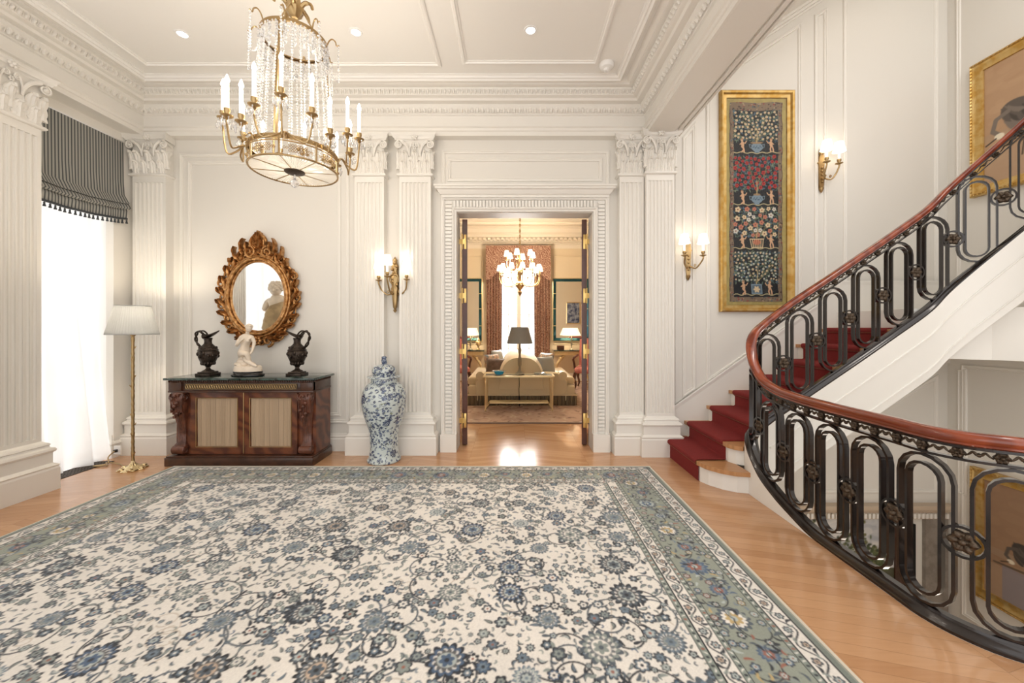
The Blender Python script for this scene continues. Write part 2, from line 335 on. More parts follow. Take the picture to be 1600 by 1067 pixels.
# entablature: architrave, frieze, cornice round three sides --------
def entab(path, side):
    b = MB(); z = 3.54
    prof = [(-.29, z), (.0, z), (.0, z+.045), (.012, z+.05), (.012, z+.078), (.03, z+.09), (.03, z+.10), (.004, z+.104), (.004, z+.215), (.02, z+.222), (.02, z+.232),
            (.075, z+.30), (.075, z+.31), (.13, z+.315), (.145, z+.335), (.17, z+.34), (.185, z+.345), (.205, z+.405), (.205, z+.412), (.25, z+.414), (.25, z+.43), (.272, z+.44), (.30, z+.461), (-.29, z+.461)]
    b.mould(path, prof, side=side); return b
pathE = [(-4.12, -1.6), (-4.12, 4.28), (1.47, 4.28), (1.47, -1.6)]
b = entab(pathE, -1); eggs = MB()
def eggrow(off, z, h, step, r):
    pts = []
    P = [Vector(p) for p in pathE]; P = [Vector((P[0].x+off, P[0].y)), Vector((P[1].x+off, P[1].y-off)), Vector((P[2].x-off, P[2].y-off)), Vector((P[3].x-off, P[3].y))]
    for a, c in zip(P[:-1], P[1:]):
        L = (c-a).length; n = int(L/step); d = (c-a)/L; nn = Vector((d.y, -d.x))
        for i in range(n):
            q = a+d*(i+.5)*L/n
            if q.y < .9: continue
            # small egg: tapered lozenge with six facets, and a dart
            for (dx, w, dep) in ((0, r, .026), (step/2, r*.28, .018)):
                m = q+d*dx; v = []
                for hz, ww in ((-h/2, .35), (-h*.1, 1), (h*.35, .85), (h/2, .3)):
                    v.append([(m.x+d.x*w*ww*s+nn.x*(o), m.y+d.y*w*ww*s+nn.y*(o), z+hz) for s, o in ((-1, 0), (-.5, dep*ww), (.5, dep*ww), (1, 0))])
                eggs.loft(v)
eggrow(.036, 3.54+.263, .062, .058, .020); eggrow(.19, 3.54+.375, .05, .046, .015)
o = b.build('trim_2', M['trim']); o['kind'] = 'structure'
eggs.build('egg_and_dart', M['trim'], o)
o = MB()
o.box(1.475, 1.84, -1.6, 4.36, 3.56, ZC+.2); o.mould([(1.84, -1.6), (1.84, 4.36)], [(0, 3.54), (.025, 3.545), (.03, 3.58), (.012, 3.6), (.012, 3.65), (.03, 3.67), (.03, 3.69), (0, 3.7)], side=-1)
for xx in (1.50, 1.80): o.box(xx-.012, xx+.02, -1.6, 4.25, 3.538, 3.57)
o = o.build('trim_3', M['trim']); o['kind'] = 'structure'
# upper flight seen from below: raking soffit and its crown moulding against the stair wall
b = MB(); z0 = 4.10; k = .66
b.loft([[(1.86, y0, z0), (XR, y0, z0+k*(XR-1.86)), (XR, y0, z0+.3+k*(XR-1.86)), (1.86, y0, z0+.3)] for y0 in (3.0, YS)])
for i, (d, w) in enumerate(((0, .05), (.03, .03), (.055, .015))):
    b.loft([[(1.86, YS-w-.02*(2-i), z0-d-.028), (XR, YS-w-.02*(2-i), z0-d-.028+k*(XR-1.86)), (XR, YS-w-.02*(2-i), z0-d+.01+k*(XR-1.86)), (1.86, YS-w-.02*(2-i), z0-d+.01)], [(1.86, YS, z0-d-.028), (XR, YS, z0-d-.028+k*(XR-1.86)), (XR, YS, z0-d+.01+k*(XR-1.86)), (1.86, YS, z0-d+.01)]])
o = b.build('trim_4', M['trim']); o['kind'] = 'structure'
# ---------------------------------------------------------------- wall panel mouldings
PMF = [(0, 0), (0, .010), (.006, .016), (.016, .018), (.022, .010), (.03, .009), (.036, .014), (.042, .004), (.042, 0)]
def poly_mould(b, pts, mp, prof=PMF, side=1, closed=True):
    area = sum(pts[i][0]*pts[(i+1) % len(pts)][1]-pts[(i+1) % len(pts)][0]*pts[i][1] for i in range(len(pts)))
    b.mould(pts, prof, closed=closed, side=side*(1 if area > 0 else -1), mp=mp)
mback = lambda Y: (lambda a, c, d: (a, Y-d, c))
def rect(b, x0, x1, z0, z1, mp, **k): poly_mould(b, [(x0, z0), (x1, z0), (x1, z1), (x0, z1)], mp, **k)
b = MB(); mp = mback(YW)
def prect(px0, px1, py0, py1, Y=YW, b=b, mp=mp, **k): rect(b, X(px0, Y), X(px1, Y), Z(py1, Y), Z(py0, Y), mp, **k)
prect(281, 546, 240, 661); prect(294, 533, 252, 650)
prect(690, 952, 235, 296); prect(699, 941, 247, 284)
o = b.build('trim_5', M['trim']); o['kind'] = 'structure'
# stair wall panels follow the rake of the steps
b = MB(); mp = mback(YS); Y = YS
def pp(*pts): poly_mould(b, [(X(px, Y), Z(py, Y)) for px, py in pts], mp)
pp((1066, 622), (1087, 607), (1087, 190), (1066, 215)); pp((1103, 600), (1252, 498), (1252, 35), (1103, 133))
pp((1272, 486), (1292, 472), (1292, 12), (1272, 24)); pp((1317, 455), (1340, 446), (1465, 446), (1465, -120), (1317, -90))
pp((1273, 770), (1465, 770), (1465, 585), (1273, 700))
o = b.build('trim_6', M['trim']); o['kind'] = 'structure'
b = MB(); mp = lambda a, c, d: (XR-d, a, c)
def rp(px, py): Yy = XR*600/(px-802); return (Yy, Z(py, Yy))
for pts in ([(1495, 460), (1495, -150), (1800, -260), (1800, 430)], [(1497, 577), (1497, 770), (1512, 775), (1512, 577)]):
    poly_mould(b, [rp(*q) for q in pts], mp)
rect(b, 2.2, 4.22, -1.75, 1.0, mp)
o = b.build('trim_7', M['trim']); o['kind'] = 'structure'
# skirting string against the stair wall
b = MB()
def rise(x): return .183+.684*(x-1.674)
sk = [(1.80, 0), (3.95, .2), (3.95, 1.0), (4.93, 1.0), (4.93, 1.93), (3.70, 1.93), (3.45, rise(3.45)+.28), (1.80, rise(1.80)+.24)]
b.loft([[(x, y, z) for x, z in sk] for y in (YS-.03, YS)])
b.mould([(1.80, rise(1.80)+.24), (3.45, rise(3.45)+.28), (3.70, 1.93), (4.93, 1.93)], [(0, .0), (0, .036), (-.012, .038), (-.03, .034), (-.045, .031), (-.045, 0)], mp=lambda a, c, d: (a, YS-d, c))
o = b.build('trim_8', M['trim']); o['kind'] = 'structure'
# baseboards
BP = [(0, 0), (.03, 0), (.03, .135), (.024, .15), (.03, .165), (.012, .185), (.010, .20), (0, .2)]
def base(path, name, side=-1, pr=BP):
    b = MB(); b.mould(path, pr, side=side); o = b.build(name, M['trim']); o['kind'] = 'structure'
base([(XL, 4.24), (XL, YW), (-.84, YW)], 'baseboard_back'); base([(1.06, YW), (1.5, YW)], 'baseboard_right')
base([(XL, 2.75), (XL, 3.30)], 'baseboard_left')
# window-side casing block with the socket
b = MB(); b.mould([(XL, 4.11), (-4.30, 4.11), (-4.30, 4.38)], [(0, 0), (0, .135), (.01, .15), (.0, .165), (-.02, .19), (-.02, .24), (-.1, .24), (-.1, 0)], side=-1)
b.box(XL, -4.31, 4.14, 4.38, 0, 3.5); o = b.build('trim_9', M['trim']); o['kind'] = 'structure'

# ---------------------------------------------------------------- pilasters
def flutes(x0, x1, yf, yb, n, mp):
    """cross-section from x0 to x1, front at yf, back at yb with n concave flutes"""
    pts = [(x0, yb), (x0, yf)]; w = x1-x0; m = w*.06; p = (w-2*m)/n; fw = p*.74
    for i in range(n):
        c = x0+m+p*(i+.5)
        for k in range(7):
            a = PI*k/6; pts.append((c-fw/2*math.cos(a), yf+(yb-yf)/abs(yb-yf)*fw*.5*math.sin(a)))
    pts += [(x1, yf), (x1, yb)]; return pts
def leafmesh(b, cx, z0, w, h, y0, out, mp, lobes=3, back=.0):
    nx, nz = 8, 12; F = []; B = []
    for j in range(nz+1):
        t = j/nz; lob = .80+.20*abs(math.cos(t*PI*lobes)); ww = w*lob*(1-.25*t-.55*max(0, t-.78)/.22)
        fwd = .006+out*.25*t+out*.9*max(0, t-.55)**1.5*2.2; zz = h*(t if t < .85 else .85+.15*math.sin((t-.85)/.15*PI*.9)*.55)-(max(0, t-.9)/.1)*h*.10
        r1 = []; r2 = []
        for i in range(nx+1):
            u = i/nx*2-1; vein = .30*out*(1-abs(u))+.07*out*math.cos(u*PI*4)
            r1.append((cx+u*ww/2, y0+fwd+vein-.10*out*abs(u), z0+zz)); r2.append((cx+u*ww/2*.98, y0+max(fwd-.02, -.0)-.01, z0+zz-.003))
        F.append(r1); B.append(r2)
    rings = [[mp(*p) for p in f+r[::-1]] for f, r in zip(F, B)]
    b.loft(rings)
def spiral(b, c, r0, turns, tk, mp, d=1, depth=.0, dz=.028):
    pts = []; n = int(turns*14)
    for i in range(n+1):
        t = i/n; a = t*turns*2*PI; r = r0*(1-.88*t); pts.append((c[0]+d*r*math.sin(a), c[1]+depth*t, c[2]+r*math.cos(a)))
    b.tube([mp(*p) for p in pts], [tk*(1-.5*i/n) for i in range(n+1)], 6)
def capital(x0, x1, z0, z1, yf, mp, parent, side_l=True, side_r=True):
    """local space: x across, y outward from wall (mp maps), z up"""
    b = MB(); w = x1-x0; h = z1-z0; c = (x0+x1)/2
    bx = lambda a0, a1, y0, y1, q0, q1: b.loft([[mp(a0, y0, q), mp(a1, y0, q), mp(a1, y1, q), mp(a0, y1, q)] for q in (q0, q1)])
    bx(x0, x1, 0, yf, z0-.03, z1-.06)
    # astragal
    pr = [(0, z0-.03), (.018, z0-.028), (.026, z0-.018), (.026, z0-.010), (.018, z0), (0, z0)]
    b.mould([(x0, 0), (x0, yf), (x1, yf), (x1, 0)], pr, side=1, mp=mp)
    for i in range(4): leafmesh(b, x0+w*(i+.5)/4, z0, w*.27, h*.36, yf, .045, mp)
    for i in range(3): leafmesh(b, x0+w*(i+.5)/3, z0+h*.12, w*.27, h*.50, yf-.004, .055, mp)
    for i in (0, 3): leafmesh(b, x0+w*(i/3), z0+h*.12, w*.22, h*.50, yf-.004, .05, mp)
    # side profile of leaves
    for s, xx in ((-1, x0), (1, x1)):
        for q0, q1, o1 in ((0, .33, .035), (.2, .58, .045)):
            b.loft([[mp(xx, yy, z0+h*(q0+(q1-q0)*t)), mp(xx+s*o1*(t**3), yy, z0+h*(q0+(q1-q0)*t)), mp(xx+s*o1*(t**3), yy-.03, z0+h*(q0+(q1-q0)*t)), mp(xx, yy-.03, z0+h*(q0+(q1-q0)*t))] for t in (0, .4, .7, .9, 1) for yy in (yf-.01,)])
    # volutes: stems springing to the corners and centre
    for s in (-1, 1):
        vc = (c+s*(w*.5+.0), yf+.035, z1-.115)
        stem = [(c+s*w*.17, yf+.012, z0+h*.45), (c+s*w*.19, yf+.02, z0+h*.58), (c+s*w*.27, yf+.03, z0+h*.72), (c+s*w*.42, yf+.035, z1-.075)]
        b.tube([mp(*p) for p in catmull(stem, 5)], [.010+.0006*i for i in range(16)], 6)
        spiral(b, vc, .042, 2.1, .010, mp, s); b.ball(mp(vc[0], vc[1]+.005, vc[2]), .013, 8, 5)
        b.tube([mp(*p) for p in ((x0 if s < 0 else x1, yf*.2, z1-.1), (vc[0]+s*.01, yf*.7, z1-.09), (vc[0]+s*.012, yf+.02, z1-.08))], .016, 6)
        ic = (c+s*w*.09, yf+.022, z0+h*.74)
        b.tube([mp(*p) for p in catmull([(c+s*w*.17, yf+.012, z0+h*.48), (c+s*w*.16, yf+.018, z0+h*.62), (c+s*w*.11, yf+.022, z0+h*.77)], 4)], .008, 6)
        spiral(b, ic, .026, 1.8, .007, mp, -s)
        for k in range(4): b.ball(mp(c+s*(.008+.009*k), yf+.014, z0+h*(.58-.045*k)), .008, 6, 4)
    for k in range(6): b.ball(mp(c+.012*math.cos(k*PI/3), yf+.018, z0+h*.66+.016*math.sin(k*PI/3)), .009, 6, 4)
    # abacus with concave face
    n = 12; rings = []
    for (dz, o) in ((-.066, -.008), (-.05, .0), (-.045, .012), (-.018, .016), (-.012, .026), (0, .028)):
        fr = []
        for i in range(n+1):
            u = i/n*2-1; fr.append((c+u*(w/2+.045+o), yf+.008+o+.045*u*u*abs(u), z1+dz))
        rings.append([mp(x0-.02, 0, z1+dz)]+[mp(*p) for p in fr]+[mp(x1+.02, 0, z1+dz)])
    b.loft(rings)
    fc = (c, yf+.04, z1-.03)
    b.ball(mp(*fc), .017, 8, 5)
    for k in range(6): b.ball(mp(fc[0]+.024*math.cos(k*PI/3), fc[1]-.006, fc[2]+.024*math.sin(k*PI/3)), .014, 7, 5)
    return b.build('capital', M['trim'], parent, smooth=True, ang=50)
BASEP = [(0, .0), (.075, 0), (.075, .185), (.068, .20), (.075, .213), (.045, .235), (.045, .325), (.055, .33), (.062, .345), (.055, .362), (.035, .372), (.03, .385), (.038, .395), (.03, .408), (.010, .42), (0, .43)]
def pilaster(n, x0, x1, yf, mp, nfl=7, ztop=3.54, plinth=None, loc=(0, 0, 0)):
    t = struct('trim_%d' % n, loc)
    b = MB(); b.loft([[mp(x, y, z) for x, y in flutes(x0, x1, yf, 0, nfl, mp)] for z in (.46, 3.02)])
    for z0, z1 in ((.42, .461), (3.019, 3.09)): b.loft([[mp(x, y, z) for x, y in ((x0, 0), (x0, yf), (x1, yf), (x1, 0))] for z in (z0, z1)])
    # rounded flute stops
    w = x1-x0; m = w*.06; p = (w-2*m)/nfl
    for i in range(nfl):
        c = x0+m+p*(i+.5)
        for zz, s in ((.462, 1), (3.018, -1)):
            b.loft([[mp(c+p*.34*math.cos(a)*q, yf-.002, zz+s*p*.34*math.sin(a)*q+0*s) for a in [PI*k/6 for k in range(7)]] if 0 else [mp(c-p*.34, yf-.001, zz), mp(c, yf-.010, zz+s*p*.30), mp(c+p*.34, yf-.001, zz)] for q in (1, .5)], cap=False)
    b.build('fluted_shaft', M['trim'], t)
    capital(x0, x1, 3.115, ztop, yf, mp, t)
    if plinth:
        a0, a1 = plinth; b = MB(); b.mould([(a0, 0), (a0, yf), (a1, yf), (a1, 0)], BASEP, side=1, mp=mp); b.loft([[mp(x, y, z) for x, y in ((a0, 0), (a0, yf), (a1, yf), (a1, 0))] for z in (0, .425)])
        b.build('plinth', M['trim'], t)
    return t
mb = lambda a, d, z: (a, YW-d, z)
pilaster(10, X(207, 4.28), X(259, 4.28), .10, mb, 7, plinth=(X(207, 4.28), X(259, 4.28)))
pilaster(11, X(554, 4.28), X(600, 4.28), .10, mb, 7, plinth=(X(554, 4.28), X(673, 4.28)))
pilaster(12, X(624, 4.28), X(673, 4.28), .10, mb, 7)
pilaster(13, X(968, 4.28), X(1006, 4.28), .10, mb, 5, plinth=(X(968, 4.28), X(1006, 4.28)))
pilaster(14, X(1010, 4.22), X(1054, 4.22), .16, mb, 7, ztop=3.56, plinth=(X(1010, 4.22), X(1054, 4.22)))
ml = lambda a, d, z: (XL+d, a, z)
pilaster(15, 2.86, 3.28, .36, ml, 8, plinth=(2.86, 3.28))
# ---------------------------------------------------------------- door casing
t = struct('door_1', (.13, 4.38, 0)); b = MB(); YF = 4.33
xo0, xo1, xi0, xi1, zt = -.815, 1.08, -.64, .90, 2.71
prof = [(0, 0), (0, .05), (-.02, .055), (-.03, .045), (-.038, .045), (-.038, .02), (-.125, .02), (-.125, .05), (-.14, .055), (-.155, .04), (-.17, .035), (-.17, -.24), (-.0, -.24)]
# profile runs outside edge -> opening; path along outer edge
pth = [(xo1, 0), (xo1, 2.885), (xo0, 2.885), (xo0, 0)]
b.mould(pth, prof, side=-1, mp=lambda a, c, d: (a, YW-d, c))
# header crown
b.mould([(xo0+.01, YW), (xo0+.01, YF-.01), (xo1-.01, YF-.01), (xo1-.01, YW)], [(.004, 2.866), (.004, 2.89), (.02, 2.90), (.045, 2.94), (.065, 2.95), (.065, 2.965), (.078, 2.975), (.078, 2.99), (0, 2.995)], side=-1)
b.box(xo0, xo1, YF-.01, YW, 2.872, 2.99)
b.build('casing', M['trim'], t)
b = MB(); n = 62
for i in range(n):
    z = .24+i*(2.60/n)
    for xx in (xo0+.045, xo1-.12): b.box(xx, xx+.075, YW-.043, YW-.02, z, z+.026)
for i in range(44):
    x = xo0+.14+i*(1.62/44); b.box(x, x+.022, YW-.043, YW-.02, 2.765, 2.84)
b.build('reeded_band', M['trim'], t)
b = MB(); 
for xx in ((xo0-.008, xi0+.0), (xi1-.0, xo1+.008)): b.box(xx[0], xx[1], 4.31, 4.40, 0, .2)
b.build('plinth_block', M['trim'], t)
# two leaves folded back into the far room
for k, (x0, x1) in enumerate(((-.605, -.545), (.812, .872))):
    d = struct('door_%d' % (k+2), ((x0+x1)/2, 4.9, 0))
    sh = -.105 if k == 0 else .14
    b = MB(); b.poly([(x0, 4.56), (x1, 4.56), (x1+sh, 5.28), (x0+sh, 5.28)], .015, 2.685); b.build('door_leaf', M['door'], d)
    sx = -1 if k == 0 else 1; jx = xi0 if k == 0 else xi1
    for zc in (2.42, 1.78, 1.12, .30):
        b = MB(); b.box(x0+.018, x1-.012, 4.552, 4.562, zc-.085, zc+.085, .002)
        xa, xb = sorted(((x0+x1)/2, jx)); b.box(xa, xb, 4.549, 4.553, zc-.03, zc+.03)
        b.cyl(((x0 if k == 0 else x1)-.0, 4.55, zc-.09), .008, .18, 10); b.build('hinge', M['hinge'], d, smooth=True)
sbox('trim_16', M['trim'], (XL, -4.30, .9, 4.37, 3.45, 3.545))
# ---------------------------------------------------------------- windows of the left wall
def left_window(n, y0, y1):
    t = struct('window_%d' % n, (XL-.2, (y0+y1)/2, 0)); b = MB(); x = XL-.22
    for yy in (y0, y1-.05): b.box(x-.03, x+.03, yy, yy+.05, 0, 3.45)
    for zz in (0, 3.40): b.box(x-.03, x+.03, y0, y1, zz, zz+.05)
    b.box(x-.02, x+.02, (y0+y1)/2-.03, (y0+y1)/2+.03, 0, 3.45)
    for i in range(1, 7): b.box(x-.012, x+.012, y0, y1, i*.48, i*.48+.022)
    b.build('window_frame', M['trim'], t)
left_window(1, 3.30, 4.24); left_window(2, .95, 2.75)
def curtain(y0, y1, x, name, lab, zt=3.42, folds=9):
    b = MB(); n = folds*10; rings = []
    for z, k in ((.006, 1.25), (.25, 1.15), (.8, 1.0), (1.6, .9), (2.6, .8), (zt, .6)):
        r = []
        for i in range(n+1):
            u = i/n; yy = y0+(y1-y0)*u+.02*k*math.sin(u*23+z); xx = x-.02+k*(.035*math.sin(u*folds*2*PI+.6*math.sin(z*2+u*5))+.025*math.sin(u*11+1.3*z))+.14*(1-z/zt)**2
            r.append((xx, yy, z))
        rings.append(r+[(q[0]-.002, q[1], q[2]) for q in r[::-1]][:0])
    b.loft(rings, closed=False, cap=False); o = b.build(name, M['curtain'], smooth=True, origin=(x, (y0+y1)/2, 0), ang=180); return tag(o, lab[0], lab[1])
curtain(3.31, 4.19, -4.45, 'sheer_curtain', ('white sheer floor length curtain hanging behind the striped roman blind', 'curtain'), folds=5)
curtain(.98, 2.72, -4.42, 'sheer_curtain', ('white sheer curtain of the second window, showing only inside the gilt mirror', 'curtain'), folds=10)
# ================================================================ STAIRCASE
st = thing('staircase', 'white staircase with oak treads rising along the panelled wall', 'staircase', (2.6, 3.9, 0))
NX = [1.674+.2515*i for i in range(9)]; NZ = [.183+.172*i for i in range(9)]
def inner_y(x):   # inner edge under the rail
    return 3.47
for i in range(9):
    x0 = NX[i]; x1 = NX[i+1]+.05 if i < 8 else 4.92; z = NZ[i]; b = MB()
    if i == 0: pts = [(x0, 4.33), (x0, 3.50), (x0+.035, 3.39), (x0+.11, 3.295), (x0+.2, 3.235), (1.99, 3.215), (1.99, 3.40), (x1, 3.47), (x1, 4.33)]
    elif i == 1: pts = [(x0, 4.33), (x0, 3.46), (x0+.03, 3.40), (x0+.07, 3.37), (2.01, 3.36), (2.1, 3.44), (x1, 3.46), (x1, 4.33)]
    elif i == 8: pts = [(x0, 4.33), (x0, 3.52), (4.92, 3.52), (4.92, 4.33)]
    else: pts = [(x0, 4.33), (x0, 3.47), (x1, 3.47), (x1, 4.33)]
    pr = [(0, z-.038), (0, z-.004), (.004, z)]
    b.poly(pts, z-.036, z-.0); b.build('tread', M['tread'], st)
    b = MB(); zl = NZ[i-1] if i else 0
    rp_ = [(x+.028 if x < x0+.25 and x != x1 else x, y+(.028 if (y < 3.5 and i < 2) else 0)) for x, y in pts]
    b.poly(rp_, zl-.0 if i else 0, z-.036); b.build('riser', M['white'], st)
# closed outer string, following the rail
def sweep(b, s0, s1, n, prof, which):
    """prof: (side offset, height above base). side + = right of travel (well side)"""
    rings = []
    for i in range(n+1):
        s = s0+(s1-s0)*i/n; p, t, zs, zh = rail(s); z = zs if which == 's' else zh; nx, ny = t.y, -t.x
        rings.append([(p.x+nx*o, p.y+ny*o, z+(dz if not callable(dz) else dz(s, zs))) for o, dz in prof])
    b.loft(rings)
iS = lambda x, y: GS[int(np.argmin((GP[:, 0]-x)**2+(GP[:, 1]-y)**2))]
sA = iS(2.035, 2.55); sB = iS(2.26, 3.445); sC = iS(3.7, 3.45); sE = GS[-1]
# vertical curb from floor up to the shoe on the low side
b = MB(); sweep(b, GS[0], sB, 90, [(-.05, lambda s, z: -.34-z), (.05, lambda s, z: -.34-z), (.05, 0), (-.05, 0)], 's')
sweep(b, sB, sE, 110, [(-.05, lambda s, z: -min(.57, .57+.0*z)), (.05, lambda s, z: -.57), (.05, 0), (-.05, 0)], 's')
for dz in (-.21, -.50):
    sweep(b, sB, sE, 100, [(.048, dz), (.060, dz+.004), (.060, dz+.016), (.048, dz+.02)], 's')
sweep(b, GS[0], sB, 90, [(.048, lambda s, z: -.30-z), (.062, lambda s, z: -.30-z), (.062, lambda s, z: -.26-z), (.048, lambda s, z: -.25-z)], 's')
b.build('string', M['white'], st, smooth=True)
b = MB() # underside of flight, triangular fillet to the floor and the landing slab
b.loft([[(NX[0]+.1, y, 0), (NX[8], y, NZ[8]-.25), (NX[8], y, NZ[8]-.5), (2.5, y, .0)] for y in (3.52, 4.33)])
b.poly([(3.65, 4.33), (3.65, 3.5), (3.9, 3.47), (4.15, 3.33), (4.33, 3.1), (4.92, 3.1), (4.92, 4.33)], 1.12, NZ[8]+.015)
b.loft([[(4.345, y, z), (4.92, y, z), (4.92, y, z+.45), (4.345, y, z+.45)] for y, z in ((3.1, 1.5), (1.9, 2.45))])
b.build('soffit', M['white'], st)
# red runner
ru = MB(); path = []
ru_o = thing('stair_runner', 'crimson carpet runner covering the stair treads and risers', 'carpet', (1.9, 3.9, 0))
pts = [(NX[0]+.03-.012, 0)]
for i in range(9):
    x, z = NX[i], NZ[i]; zl = NZ[i-1] if i else 0
    pts += [(x+.018, z-.045), (x+.004, z-.040), (x-.012, z-.018), (x-.006, z+.006), (x+.012, z+.014)]
    if i < 8: pts += [(NX[i+1]+.018-.01, z+.014), (NX[i+1]+.018, z+.024)]
    else: pts += [(4.6, z+.014)]
ym = [4.24, 3.53]
top = [[(x, y, z) for x, z in pts] for y in ym]
bot = [[(x+.014, y, max(z-.012, 0)) for x, z in pts] for y in ym]
ru.loft([[top[0][i], top[1][i] if i > 6 else (top[1][i][0], 3.51, top[1][i][2]), bot[1][i], bot[0][i]] for i in range(len(pts))])
ru.build('runner_cloth', M['runner'], ru_o, smooth=True, ang=60)
# ================================================================ RAILING
rl = thing('stair_railing', 'black iron stair railing of linked ovals and rosettes under a mahogany handrail', 'railing', (2.03, 3.2, .0))
b = MB(); sh = [(-.05, .0), (-.05, .014), (-.042, .022), (-.036, .036), (-.022, .044), (-.018, .056), (.018, .056), (.022, .044), (.036, .036), (.042, .022), (.05, .014), (.05, .0)]
sweep(b, GS[0], GS[-1], 260, sh, 's'); b.build('shoe_rail', M['iron'], rl, smooth=True)
b = MB(); hr = []
for k in range(16):
    a = 2*PI*k/16; x, z = .036*math.cos(a), .030*math.sin(a)
    if z < -.012: x *= .72; z = -.022
    hr.append((x, z+.012))
hr = [(-.024, -.020), (-.036, -.012), (-.030, -.004), (-.040, .008), (-.040, .022), (-.030, .036), (-.012, .043), (.012, .043), (.030, .036), (.040, .022), (.040, .008), (.030, -.004), (.036, -.012), (.024, -.020)]
sweep(b, GS[0], GS[-1], 280, hr, 'h'); b.build('handrail', M['handrail'], rl, smooth=True, ang=60)
b = MB(); sweep(b, GS[0], GS[-1], 260, [(-.016, -.034), (-.016, -.020), (.016, -.020), (.016, -.034)], 'h'); b.build('upper_bar', M['iron'], rl)
b = MB(); sweep(b, GS[0], GS[-1], 260, [(-.014, -.092), (-.014, -.080), (.014, -.080), (.014, -.092)], 'h'); b.build('lower_bar', M['iron'], rl)
def P3(s, v, n, base='s', bs=None):
    """point at path length s, height v above the base taken at bs (or at s), offset n towards the well"""
    p, t, zs, zh = rail(s)
    if bs is not None: _, _, zs, zh = rail(bs)
    return (p.x+t.y*n, p.y-t.x*n, (zs if base == 's' else zh)+v)
def strip(b, loop, tk, dp, s0, base, closed=True, shear=False, n0=0):
    n = len(loop); rings = []
    for i in range(n):
        a = loop[i-1] if (i or closed) else loop[i]; c = loop[(i+1) % n] if (i < n-1 or closed) else loop[i]
        tx, ty = c[0]-a[0], c[1]-a[1]; L = math.hypot(tx, ty) or 1; nx, ny = -ty/L*tk/2, tx/L*tk/2; u, v = loop[i]
        rings.append([P3(s0+u+sx*nx, v+sx*ny, n0+sd*dp/2, base, None if shear else s0) for sx, sd in ((1, 1), (1, -1), (-1, -1), (-1, 1))])
    b.loft(rings, loop=closed)
def stadium(w, z0, z1, n=8):
    r = w/2; out = []
    for k in range(n+1): a = PI*k/n; out.append((r*math.cos(a), z1-r+r*math.sin(a)))
    for k in range(n+1): a = PI+PI*k/n; out.append((r*math.cos(a), z0+r+r*math.sin(a)))
    return out
def rosette_mesh(b, s0, v0, R, base, n=0, th=.018):
    for sd in (-1, 1):
        c = P3(s0, v0, n+sd*th*.3, base); p, t, _, _ = rail(s0)
        fr = lambda u, v, d: (c[0]+t.x*u+t.y*d*sd, c[1]+t.y*u-t.x*d*sd, c[2]+v)
        rings = [[fr(R*rr*(1+.13*math.cos(6*a)*(rr > .5))*math.cos(a), R*rr*(1+.13*math.cos(6*a)*(rr > .5))*math.sin(a), dd+(.35*th*math.cos(6*a) if .3 < rr < .95 else 0)) for a in [2*PI*k/24 for k in range(24)]] for rr, dd in ((1, 0), (.95, th*.6), (.7, th*.9), (.42, th*.45), (.3, th*.5), (.25, th*1.2), (.05, th*1.5))]
        b.loft(rings)
bays = []; BAY = .283
# bays spaced along the path so that one stands at each side of the turn
s = iS(2.02, 1.87)+.02-3*BAY
while s < GS[-1]-.25: bays.append(s); s += BAY if s < sA+.8 else .297
for k, s0 in enumerate(bays):
    _, _, zs, zh = rail(s0); top = zh-zs-.100; 
    b = MB(); w = .228; lo = .060
    strip(b, stadium(w, lo, top), .013, .030, s0, 's'); strip(b, stadium(w-.088, lo+.044, top-.044), .013, .030, s0, 's')
    b.build('oval_baluster', M['iron'], rl, smooth=True, ang=35)
    if k < len(bays)-1:
        s1 = bays[k+1]; sm = (s0+s1)/2; _, _, z1, h1 = rail(sm); mid = (h1-z1-.04)*.5
        b = MB(); ring = [(.068*math.cos(2*PI*i/20), mid+.068*math.sin(2*PI*i/20)) for i in range(20)]
        strip(b, ring, .012, .028, sm, 's'); rg = b.build('link_ring', M['iron'], rl, smooth=True, ang=35)
        b = MB(); rosette_mesh(b, sm, mid, .047, 's'); b.build('rosette', M['ironrel'], rg, smooth=True, ang=60)
# frieze ornaments between the two bars
s = GS[0]+.3; k = 0
while s < GS[-1]-.1 and k < 96:
    if k % 2 == 0:
        b = MB(); rosette_mesh(b, s, -.057, .024, 'h', th=.012); b.build('frieze_rosette', M['ironrel'], rl, smooth=True, ang=60)
    else:
        b = MB()
        for sg in (-1, 1):
            pts = [(sg*(.006+.012*i), .013*math.sin(i*1.6)*(1-.1*i)) for i in range(4)]
            b.tube([P3(s+u, -.057+v, 0, 'h') for u, v in catmull(pts, 4)], [.007-.0003*i for i in range(13)], 6)
        b.ball(P3(s, -.057, 0, 'h'), .010, 8, 5); b.build('frieze_scroll', M['ironrel'], rl, smooth=True)
    s += .064; k += 1
# ================================================================ HALL FURNITURE
# --- console cabinet
cx0, cx1, cy0, cy1 = -3.50, -2.035, 3.90, 4.28
cb = thing('console_cabinet', 'mahogany console cabinet with two pleated silk doors and a dark green marble top', 'cabinet', (-2.77, 4.09, 0))
b = MB(); b.box(cx0-.02, cx1+.012, cy0-.03, cy1+.01, 0, .085, .004); b.box(cx0-.012, cx1+.006, cy0-.02, cy1+.008, .085, .10, .004); b.build('plinth_base', M['darkmah'], cb, smooth=True)
b = MB(); b.box(cx0+.02, cx1-.005, cy0+.07, cy1, .10, .79); b.build('carcass', M['vine'], cb)
b = MB(); b.box(cx0, cx1, cy0+.01, cy1, .755, .845, .003); b.box(cx0-.01, cx1+.005, cy0, cy1, .74, .757, .003)
b.box(cx0+.0, cx0+.13, cy0-.005, cy0+.05, .757, .845, .003); b.box(cx1-.13, cx1, cy0-.005, cy0+.05, .757, .845, .003)
n = 64
